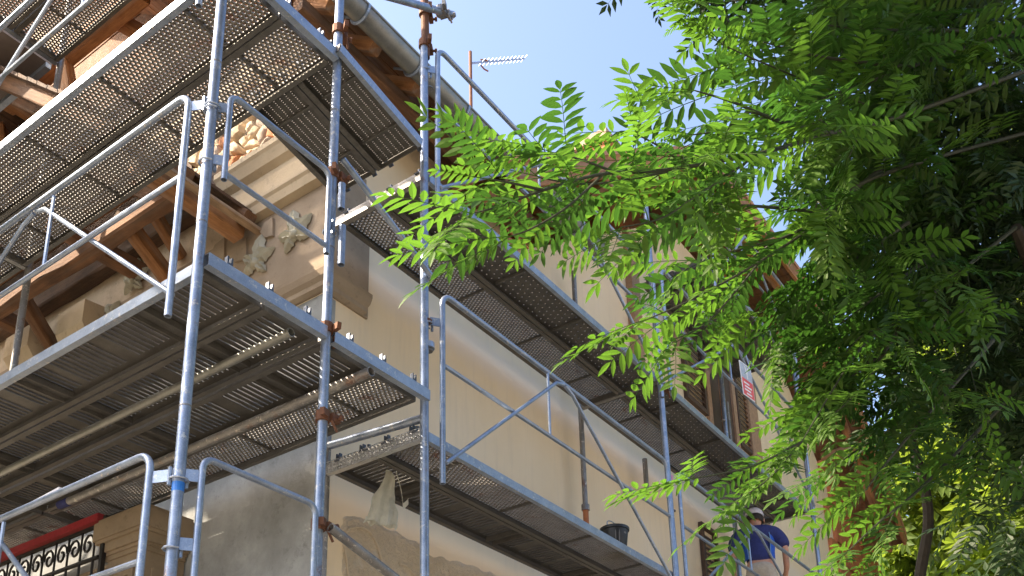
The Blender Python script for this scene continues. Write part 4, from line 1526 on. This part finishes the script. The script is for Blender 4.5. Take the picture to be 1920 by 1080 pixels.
for sgn in (1, -1):
    mb = MB()
    ro = []
    for i in range(9):
        z = 0.98 + 0.40 * i / 8
        cxp = 0.0 + 0.035 * i / 8
        hw = (0.168, 0.168, 0.170, 0.173, 0.180, 0.186, 0.19, 0.187, 0.18)[i]
        for k in range(6):
            a = math.radians(92 + 42 * k / 5) if sgn > 0 else math.radians(-92 - 42 * k / 5)
            mb.v.append((cxp + (0.135) * math.cos(a), (hw + 0.004) * math.sin(a) * 1.02, z))
    mb.f = [(i * 6 + k, i * 6 + k + 1, (i + 1) * 6 + k + 1, (i + 1) * 6 + k) for i in range(8) for k in range(5)]
    local('side_panel', mb.mesh('side_panel', 'royal_cloth', True), person, HIP)
    local('piping', MB().tube([mb.v[i * 6 + 5] for i in range(9)], 0.006, 6).mesh('piping', 'pale_piping', True), person, HIP)
trous = [((0, 0, 0.99), (0.15, 0.115)), ((0, 0, 0.90), (0.15, 0.125)), ((0.0, 0.10, 0.80), 0.105), ((0.02, 0.12, 0.50), 0.083), ((-0.02, 0.13, 0.10), 0.075), ((0.0, -0.10, 0.80), 0.105), ((0.02, -0.12, 0.50), 0.083), ((-0.02, -0.13, 0.10), 0.075)]
skinmesh('trousers', trous, [(0, 1), (1, 2), (2, 3), (3, 4), (1, 5), (5, 6), (6, 7)], 'khaki_cloth', person)
for s in (1, -1):
    skinmesh('boot', [((-0.04, s * 0.13, 0.05), (0.05, 0.05)), ((0.06, s * 0.135, 0.045), (0.05, 0.045)), ((0.16, s * 0.14, 0.035), (0.045, 0.035))], [(0, 1), (1, 2)], 'boot_leather', person, 1)
mb = MB()
prof = [(0.108, 0.0), (0.112, 0.03), (0.105, 0.07), (0.085, 0.10), (0.05, 0.122), (0.0, 0.128)]
mb.lathe(prof, 18, (0.125, 0, 1.745))
for i in range(7):
    a = math.radians(-55 + 110 * i / 6)
    mb.v.append((0.125 + 0.11 * math.cos(a), 0.11 * math.sin(a), 1.752))
for i in range(7):
    a = math.radians(-55 + 110 * i / 6)
    mb.v.append((0.125 + (0.11 + 0.07 * math.cos(a * 1.5)) * math.cos(a), 0.105 * math.sin(a), 1.735))
b0 = len(mb.v) - 14
for i in range(6):
    mb.f.append((b0 + i, b0 + i + 1, b0 + 8 + i, b0 + 7 + i))
local('cap', mb.mesh('cap', 'cap_cloth', True), person, HIP)
mb = MB()
mb.lathe([(0.088, -0.085), (0.100, -0.05), (0.101, -0.01), (0.09, -0.002)], 18, (0.115, 0, 1.745))
local('hair', mb.mesh('hair', 'hair_dark', True), person, HIP)
for s in (1, -1):
    mb = MB()
    mb.lathe([(0.0, -0.012), (0.020, -0.008), (0.026, 0.0), (0.018, 0.008), (0.0, 0.010)], 10)
    local('ear', mb.mesh('ear', 'skin', True), person, HIP @ Matrix.Translation((0.13, s * 0.105, 1.70)) @ Matrix.Rotation(math.pi / 2, 4, 'X') @ Matrix.Diagonal((0.8, 1.3, 1, 1)))
mb = MB()
mb.tube([(0.235, 0, 1.72), (0.262, 0, 1.685)], [0.010, 0.018], 8)
local('nose', mb.mesh('nose', 'skin', True), person, HIP)
for s in (1, -1):
    local('eye', MB().lathe([(0.0, -0.01), (0.01, 0.0), (0.0, 0.01)], 8).mesh('eye', 'sign_white', True), person, HIP @ Matrix.Translation((0.222, s * 0.035, 1.715)))


# ------------------------------------------------------------------ foliage
def leaflet(V, Fq, base, d, n, L, W, droop=0.0, detail=True):
    """one blade: midrib folded slightly"""
    d = d.normalized()
    n = (n - d * n.dot(d)).normalized()
    s = d.cross(n)
    o = len(V)
    if detail:
        st = ((0.0, 0.0), (0.22, 0.78), (0.50, 1.0), (0.78, 0.62), (1.0, 0.0))
        for t, w in st:
            c = base + d * (t * L) - n * (droop * t * t * L)
            if w == 0:
                V.append(c)
            else:
                V.append(c + s * (w * W / 2) + n * (0.12 * W * w))
                V.append(c)
                V.append(c - s * (w * W / 2) + n * (0.12 * W * w))
        Fq += [(o, o + 1, o + 2), (o, o + 2, o + 3), (o + 1, o + 4, o + 5, o + 2), (o + 2, o + 5, o + 6, o + 3), (o + 4, o + 7, o + 8, o + 5), (o + 5, o + 8, o + 9, o + 6), (o + 7, o + 10, o + 8), (o + 8, o + 10, o + 9)]
    else:
        c = base + d * (0.45 * L)
        V += [base, c + s * (W / 2) + n * 0.1 * W, base + d * L - n * (droop * L), c - s * (W / 2) + n * 0.1 * W]
        Fq += [(o, o + 1, o + 2, o + 3)]


def compound(pairs, L, ll, lw, seed, detail=True, curl=0.12):
    r = random.Random(seed)
    V = []
    Fq = []
    pts = []
    for i in range(7):
        t = i / 6
        pts.append(Vector((L * t, 0.02 * L * math.sin(t * 3 + seed), -curl * L * t * t * 0.6)))

    def P(t):
        k = min(5, int(t * 6))
        return pts[k].lerp(pts[k + 1], t * 6 - k)
    # rachis
    for i in range(7):
        for a in range(3):
            an = 2 * math.pi * a / 3
            rr = 0.0016 * (1.2 - 0.7 * i / 6)
            V.append(pts[i] + Vector((0, rr * math.cos(an), rr * math.sin(an))))
    for i in range(6):
        for a in range(3):
            b = (a + 1) % 3
            Fq.append((i * 3 + a, i * 3 + b, (i + 1) * 3 + b, (i + 1) * 3 + a))
    for i in range(pairs):
        t = 0.20 + 0.76 * i / (pairs - 1)
        sc = 0.80 + 0.35 * math.sin(math.pi * (0.15 + 0.75 * i / (pairs - 1)))
        for s in (-1, 1):
            if r.random() < 0.03:
                continue
            an = math.radians(60 + r.uniform(-6, 6) - 14 * i / pairs)
            d = Vector((math.cos(an), s * math.sin(an), r.uniform(-0.16, 0.08)))
            n = Vector((r.uniform(-.15, .15), r.uniform(-.2, .2), 1))
            leaflet(V, Fq, P(t + r.uniform(-.012, .012)), d, n, ll * sc * r.uniform(.88, 1.1), lw * sc * r.uniform(.85, 1.1), r.uniform(0.0, 0.25), detail)
    leaflet(V, Fq, P(0.995), Vector((1, r.uniform(-.2, .2), -0.2)), Vector((0, r.uniform(-.3, .3), 1)), ll * 0.95, lw * 0.95, 0.15, detail)
    return [tuple(v) for v in V], Fq


LEAVES = []
for k in range(7):
    V, Fq = compound(7 + k % 3, 0.285 + 0.03 * (k % 3), 0.074, 0.0215, k + 1)
    for mname in ('leaf_green', 'leaf_young'):
        LEAVES.append(rawmesh('leaf', V, Fq, mname))
YOUNG = []
for k in range(3):
    V, Fq = compound(7 + k, 0.17, 0.034, 0.011, 40 + k)
    YOUNG.append(rawmesh('leaf', V, Fq, 'leaf_young'))

tree = thing('locust_tree', 'leafy tree with feathery pinnate leaves filling the right side', 'tree', (7.6, 0.0, 0.0))


def smoothpath(pts, n):
    pts = [Vector(p) for p in pts]
    out = []
    P = [pts[0]] + pts + [pts[-1]]
    for i in range(1, len(P) - 2):
        for k in range(n):
            t = k / n
            a, b, c, d = P[i - 1], P[i], P[i + 1], P[i + 2]
            out.append(0.5 * ((2 * b) + (c - a) * t + (2 * a - 5 * b + 4 * c - d) * t * t + (3 * b - a - 3 * c + d) * t ** 3))
    out.append(pts[-1])
    return out


def limb(name, pts, r0, r1, mat, parent, n=6, seg=8):
    pp = smoothpath(pts, n)
    m = len(pp)
    return MB().tube(pp, [r0 + (r1 - r0) * i / (m - 1) for i in range(m)], seg).build(name, mat, parent, smooth=True), pp


trunk, _ = limb('trunk', [(7.7, 0.0, -0.05), (7.45, 0.02, 2.25), (6.41, 0.1, 3.64), (5.62, 0.1, 4.61), (5.05, 0.0, 5.54), (4.66, -0.21, 6.83), (4.2, -0.5, 8.6)], 0.17, 0.05, 'bark', tree, 5, 12)
limb('limb', [(6.08, 0.11, 4.11), (5.04, 0.23, 4.24), (4.28, 0.28, 4.43)], 0.06, 0.025, 'bark', tree)
limb('limb', [(5.33, 0.05, 5.08), (4.22, -0.04, 5.13)], 0.05, 0.02, 'bark', tree)
limb('limb', [(6.3, 1.2, -0.05), (5.9, 1.25, 2.2), (5.68, 1.22, 3.22), (5.47, 1.05, 3.7), (5.17, 1.03, 4.15), (4.67, 1.0, 4.79), (4.42, 0.91, 5.23)], 0.042, 0.014, 'bark', tree)

limb('limb', [(4.75, -0.15, 6.5), (3.9, 0.5, 7.0), (2.9, 1.6, 7.25), (1.6, 2.8, 7.4)], 0.045, 0.012, 'bark', tree)  # unseen limb added to carry the overhead shading clusters

BR = {
    'b1': [(4.36, -0.08, 5.47), (3.67, 0.49, 4.94), (3.24, 0.77, 4.59), (2.8, 0.96, 4.24), (2.61, 1.04, 4.11)],
    'b2': [(4.22, -0.04, 5.13), (3.54, 0.51, 4.61), (3.22, 0.73, 4.4), (2.84, 0.89, 4.12), (2.44, 1.06, 3.86), (2.18, 1.15, 3.71), (2.0, 1.25, 3.58), (1.88, 1.32, 3.48), (1.82, 1.36, 3.44)],
    'b3': [(4.45, 0.08, 4.99), (3.62, 0.68, 4.45), (3.47, 0.83, 4.25), (3.1, 1.02, 3.89), (2.83, 1.17, 3.65), (2.68, 1.29, 3.53)],
    'b4': [(4.28, 0.28, 4.43), (3.74, 0.67, 3.87), (3.48, 0.81, 3.63), (3.22, 0.99, 3.2)],
    'b4s': [(3.22, 0.99, 3.2), (3.01, 1.09, 3.06), (2.85, 1.18, 2.99), (2.77, 1.22, 2.96)],
    'b5': [(4.16, 0.44, 3.87), (3.71, 0.76, 3.32), (3.53, 0.88, 3.09)],
    'b6': [(4.27, -0.06, 5.68), (3.34, 0.51, 5.08), (2.92, 0.73, 4.8), (2.6, 0.94, 4.61)],
    'b7': [(4.02, 0.58, 4.27), (3.75, 0.75, 4.01), (3.59, 0.9, 3.83)],
    'b8': [(2.84, 0.89, 4.12), (2.52, 0.99, 3.79), (2.39, 1.07, 3.65), (2.25, 1.14, 3.56)],
    'b9': [(3.71, 0.67, 4.55), (3.33, 0.92, 4.13), (3.14, 1.07, 4.0), (2.92, 1.2, 3.87)],
    'b10': [(3.52, 0.65, 4.72), (3.1, 0.78, 4.59), (2.86, 0.88, 4.55), (2.74, 0.95, 4.56)],
    'b11': [(3.47, 0.83, 4.25), (3.06, 0.97, 4.08), (2.8, 1.05, 3.96)],
    'b12': [(3.67, 0.49, 4.94), (3.21, 0.72, 4.75), (2.95, 0.86, 4.69)],
    'b13': [(3.74, 0.67, 3.87), (3.57, 0.83, 3.54), (3.44, 0.93, 3.38)],
    'b14': [(3.94, 0.3, 5.25), (3.47, 0.56, 5.01), (3.26, 0.71, 4.95)],
    'b16': [(4.39, 0.45, 4.21), (3.93, 0.76, 3.86), (3.66, 0.93, 3.62), (3.51, 1.04, 3.49)],
    'b17': [(4.57, 0.44, 3.81), (4.15, 0.77, 3.33), (3.88, 0.92, 3.1), (3.73, 1.04, 2.94)],
    'b18': [(4.49, 0.73, 3.82), (4.17, 0.96, 3.59), (4.0, 1.11, 3.43)],
    'b19': [(3.92, 0.64, 4.4), (3.63, 0.86, 4.11), (3.46, 1.03, 3.94), (3.31, 1.12, 3.82)],
    'b2a': [(2.24, 1.14, 3.75), (2.14, 1.19, 3.75), (2.06, 1.23, 3.74)],
    'b2b': [(2.0, 1.25, 3.58), (1.9, 1.28, 3.55), (1.85, 1.32, 3.55)],
    'b2c': [(2.18, 1.15, 3.71), (2.09, 1.23, 3.57), (2.01, 1.3, 3.48), (1.97, 1.34, 3.45)],
    'b20': [(2.52, 1.02, 3.9), (2.4, 1.07, 3.93), (2.32, 1.1, 3.93)],
    'b22': [(2.48, 1.08, 3.89), (2.28, 1.17, 3.76), (2.18, 1.24, 3.72), (2.08, 1.31, 3.71)],
    'b21': [(3.22, 0.99, 3.2), (3.09, 1.07, 3.04), (3.02, 1.13, 2.97)],
    'b23': [(3.1, 1.02, 3.89), (2.97, 1.18, 3.64), (2.83, 1.26, 3.52)],
    'b15': [(3.22, 0.73, 4.4), (2.85, 0.81, 4.22), (2.62, 0.89, 4.17), (2.5, 0.97, 4.17)],
}


def leaf_matrix(p, d, up, scale=1.0):
    d = d.normalized()
    up = (up - d * up.dot(d)).normalized()
    s = up.cross(d)
    m = Matrix((d, s, up)).transposed()
    m = m.to_4x4() @ Matrix.Diagonal((scale, scale, scale, 1))
    m.translation = p
    return m


R2 = random.Random(5)
PLACES = []           # (branch, matrix, kind, distance)


def dress(bo, pp, start, gap0, gap1, yng, big=1.0):
    total = sum((pp[i + 1] - pp[i]).length for i in range(len(pp) - 1))
    run, nextat, side = 0.0, start, 1
    for i in range(len(pp) - 1):
        seg = pp[i + 1] - pp[i]
        L = seg.length
        while nextat < run + L:
            p = pp[i].lerp(pp[i + 1], (nextat - run) / L)
            tang = seg.normalized()
            sv = tang.cross(Vector((0, 0, 1))).normalized()
            frac = nextat / total
            d = tang * R2.uniform(0.45, 0.95) + sv * side * R2.uniform(0.55, 0.95) + Vector((0, 0, R2.uniform(-0.14, 0.20)))
            up = Vector((0.30 + R2.uniform(-.28, .28), 0.20 + R2.uniform(-.28, .28), 0.9))
            kind = 'young' if R2.random() < yng * (0.5 + frac) else 'green'
            PLACES.append((bo, leaf_matrix(p, d, up, R2.uniform(0.8, 1.08) * big), kind, (p - CAMLOC).length))
            side = -side
            nextat += R2.uniform(gap0, gap1)
        run += L
    tip = pp[-1]
    dv = (pp[-1] - pp[-3]).normalized()
    for k in range(3):
        m = leaf_matrix(tip, dv + Vector((R2.uniform(-.6, .6), R2.uniform(-.6, .6), R2.uniform(-.6, .3))), Vector((R2.uniform(-.5, .5), R2.uniform(-.5, .5), 1)), 0.95)
        PLACES.append((bo, m, 'tender' if k == 2 else 'young', (tip - CAMLOC).length))


BIG = ('b1', 'b2', 'b8', 'b15', 'b10', 'b22')
SIDE = ('b8', 'b10', 'b4s', 'b2a', 'b2b', 'b2c', 'b20', 'b21', 'b22', 'b23')
SMALL = ('b4s', 'b21', 'b2b', 'b2c', 'b23')
for key, pts in BR.items():
    bo, pp = limb('branch', pts, 0.0095 if key not in SIDE else 0.0045, 0.002, 'twig', tree, 6, 6)
    dress(bo, pp, 0.30 if key not in SIDE else 0.05, 0.055 * (1.5 if key in BIG else 1.25), 0.092 * (1.5 if key in BIG else 1.25), 0.36, 1.1 if key in BIG else (0.7 if key in SMALL else 1.0))
    # side twigs
    n = len(pp)
    for q in range(int(n * 0.18), int(n * 0.5) if key in ('b1', 'b2', 'b3', 'b15') else (0 if key in SIDE else n - 6), 5):
        base = pp[q]
        tang = (pp[q + 1] - pp[q]).normalized()
        sv = tang.cross(Vector((0, 0, 1))).normalized()
        sg_ = 1 if (q // 5) % 2 else -1
        d = (tang * 0.8 + sv * sg_ * R2.uniform(0.4, 0.9) + Vector((0, 0, R2.uniform(-0.6, 0.25)))).normalized()
        L = R2.uniform(0.12, 0.26)
        tw, tp = limb('twig', [base, base + d * L * 0.5 + Vector((0, 0, 0.015)), base + d * L + Vector((0, 0, -0.04))], 0.004, 0.0015, 'twig', tree, 5, 5)
        dress(tw, tp, 0.06, 0.065, 0.10, 0.3)

PLACES.sort(key=lambda q: q[3])
REST = {'green': [], 'young': [], 'tender': []}
for i, (bo, m, kind, dist) in enumerate(PLACES):
    if i < 300:
        me = R2.choice(YOUNG if kind == 'tender' else (LEAVES[1::2] if kind == 'young' else LEAVES[0::2]))
        ob = bpy.data.objects.new('leaf', me)
        COL.objects.link(ob)
        ob.parent = bo
        ob.matrix_basis = m
    else:
        REST['young' if kind == 'tender' else kind].append(m)
for kind, ms_ in REST.items():
    if not ms_:
        continue
    VV, FF, o = [], [], 0
    for m in ms_:
        me = R2.choice(LEAVES[0::2])
        V = np.empty(len(me.vertices) * 3)
        me.vertices.foreach_get('co', V)
        V = V.reshape(-1, 3) @ np.array(m.to_3x3()).T + np.array(m.translation)
        VV.append(V)
        FF += [tuple(v + o for v in p.vertices) for p in me.polygons]
        o += len(V)
    ob = put('fine_foliage', rawmesh('fine_foliage', np.concatenate(VV).tolist(), FF, 'leaf_' + kind), tree)
    ob['kind'] = 'stuff'

# dense rest of the crown, with unseen overhead clusters added for shade
PROTO = []
for k in range(6):
    V, Fq = compound(6 + k % 2, 0.27, 0.072, 0.027, 70 + k, detail=False)
    # fan to quads/triangles of arrays
    PROTO.append((np.array(V), Fq))


def scatter(clusters, seed, protos, smin, smax, droop=0.3, toward=None):
    r = random.Random(seed)
    VV = []
    FF = []
    o = 0
    for (c, rad, num) in clusters:
        c = Vector(c)
        for _ in range(num):
            while True:
                q = Vector((r.uniform(-1, 1), r.uniform(-1, 1), r.uniform(-1, 1)))
                if 0.05 < q.length <= 1:
                    break
            q = q * (q.length ** 0.15)
            p = c + Vector((q.x * rad[0], q.y * rad[1], q.z * rad[2]))
            d = q.normalized() * 0.5 + Vector((r.uniform(-1, 1), r.uniform(-1, 1), r.uniform(-1, 0.5) - droop))
            if toward is not None:
                d += toward
            up = Vector((r.uniform(-.7, .7), r.uniform(-.7, .7), 1))
            m = leaf_matrix(p, d, up, r.uniform(smin, smax))
            V, Fq = protos[r.randrange(len(protos))]
            R3 = np.array(m.to_3x3())
            W = V @ R3.T + np.array(p)
            VV.append(W)
            FF += [tuple(i + o for i in f) for f in Fq]
            o += len(V)
    return np.concatenate(VV).tolist(), FF


TO = Vector((-0.5, 0.45, -0.2))
near = [((3.95, 0.55, 5.05), (0.75, 0.35, 0.45), 140), ((4.04, 0.75, 4.47), (0.5, 0.3, 0.4), 120), ((3.55, 0.62, 4.85), (0.5, 0.25, 0.3), 25), ((3.6, 0.45, 5.35), (0.6, 0.35, 0.35), 25),
        ((3.85, 0.85, 3.85), (0.45, 0.25, 0.40), 120)]
V, Fq = scatter(near, 21, PROTO, 0.75, 1.05, 0.1, TO)
ob = put('foliage', rawmesh('foliage', V, Fq, 'leaf_green'), tree)
ob['kind'] = 'stuff'
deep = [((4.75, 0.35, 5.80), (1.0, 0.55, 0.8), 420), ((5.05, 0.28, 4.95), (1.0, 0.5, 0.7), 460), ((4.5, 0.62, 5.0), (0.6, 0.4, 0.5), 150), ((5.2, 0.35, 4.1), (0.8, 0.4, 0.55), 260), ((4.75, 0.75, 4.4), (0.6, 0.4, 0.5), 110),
        ((5.3, 0.45, 3.4), (0.8, 0.45, 0.45), 120), ((3.9, 0.30, 6.0), (0.9, 0.6, 0.5), 90), ((2.2, -0.5, 6.3), (1.8, 0.9, 0.8), 420), ((0.6, -0.7, 6.3), (1.5, 0.8, 0.8), 260), ((3.8, -0.7, 7.2), (1.6, 0.8, 0.8), 260), ((3.5, 1.15, 6.55), (0.9, 0.6, 0.45), 330), ((4.4, 0.6, 6.6), (0.9, 0.6, 0.5), 260), ((2.35, 2.05, 7.05), (0.95, 0.6, 0.35), 400), ((3.4, 0.9, 6.35), (0.6, 0.5, 0.3), 160), ((1.95, 2.65, 7.25), (1.0, 0.6, 0.4), 650), ((2.7, 1.75, 7.1), (0.7, 0.5, 0.4), 260)]  # includes clusters above the view, added to keep sun off the right crown
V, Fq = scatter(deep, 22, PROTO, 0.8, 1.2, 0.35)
ob = put('shade_toned_foliage', rawmesh('shade_toned_foliage', V, Fq, 'leaf_deep'), tree)
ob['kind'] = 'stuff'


# long-leaved shrub at the bottom right
def shrub(base, n, seed, label, L=0.24):
    r = random.Random(seed)
    t = thing('long_leaved_shrub', label, 'shrub', base)
    b = Vector(base)
    for k in range(n):
        top = b + Vector((r.uniform(-.35, .35), r.uniform(-.25, .25), 2.3 + r.uniform(0.0, 0.45)))
        st, pp = limb('stem', [b + Vector((r.uniform(-.06, .06), r.uniform(-.06, .06), 0)), b.lerp(top, 0.5) + Vector((0.04, 0.03, 0)), top], 0.012, 0.004, 'twig', t, 5, 5)
        V = []
        Fq = []
        for i in range(26):
            f = 1 - (i / 26) * 0.33
            p = pp[0].lerp(pp[-1], f) if f < 0.5 else pp[min(len(pp) - 1, int(f * (len(pp) - 1)))]
            a = i * 2.4 + r.uniform(-.3, .3)
            d = Vector((math.cos(a), math.sin(a), r.uniform(0.1, 1.0)))
            leaflet(V, Fq, p, d, Vector((0, 0, 1)) + Vector((r.uniform(-.3, .3), r.uniform(-.3, .3), 0)), L * r.uniform(0.7, 1.1), 0.030, r.uniform(0.1, 0.5))
        ob = put('leaves', rawmesh('leaves', [tuple(v) for v in V], Fq, 'leaf_green'), st)
        ob['kind'] = 'stuff'


shrub((3.62, 0.86, 0.0), 5, 3, 'tall shrub with long pointed leaves at the lower right, next to the worker')
shrub((4.0, 0.62, 0.0), 6, 4, 'tall shrub with long pointed leaves in the lower right corner')

# sunlit trees beyond the house, and an added shade tree out of view
FAR = []
for k in range(4):
    V, Fq = compound(4, 0.5, 0.26, 0.13, 120 + k, detail=False)
    FAR.append((np.array(V), Fq))


def far_tree(base, h, rad, seed, label, num):
    t = thing('background_tree', label, 'tree', base, 'sunlit trees beyond the house')
    b = Vector(base)
    r = random.Random(seed)
    limb('trunk', [b, b + Vector((0.2, 0.1, h * 0.4)), b + Vector((0.0, 0.3, h * 0.85))], 0.28, 0.06, 'bark', t, 5, 8)
    cl = []
    for k in range(16):
        a = r.uniform(0, 6.28)
        q = r.uniform(0.2, 1.0) * rad
        zz = h * r.uniform(0.30, 1.0)
        cl.append((b + Vector((q * math.cos(a), q * math.sin(a), zz)), (rad * 0.42, rad * 0.42, h * 0.10), num // 16))
        limb('limb', [b + Vector((0.05, 0.1, zz * 0.6)), b + Vector((q * math.cos(a) * .5, q * math.sin(a) * .5, zz * 0.85)), b + Vector((q * math.cos(a), q * math.sin(a), zz))], 0.07, 0.02, 'bark', t, 4, 5)
    V, Fq = scatter(cl, seed, FAR, 0.8, 1.3, 0.2)
    ob = put('crown', rawmesh('crown', V, Fq, 'leaf_far'), t)
    ob['kind'] = 'stuff'


far_tree((19.5, 1.0, 0), 12.5, 2.8, 31, 'sunlit yellow green tree beyond the house, lower right corner', 4500)
far_tree((23.0, 4.0, 0), 11.0, 2.6, 32, 'sunlit tree farthest back, just right of the orange brickwork', 4000)
far_tree((16.5, -2.0, 0), 14.0, 3.0, 33, 'tall sunlit tree at the right picture edge', 4500)
far_tree((-0.6, 9.8, 0), 9.9, 2.5, 34, 'unseen garden tree added left of the house to shade the lower scaffold', 2600)  # added out of view to block low sun from wall and lower decks
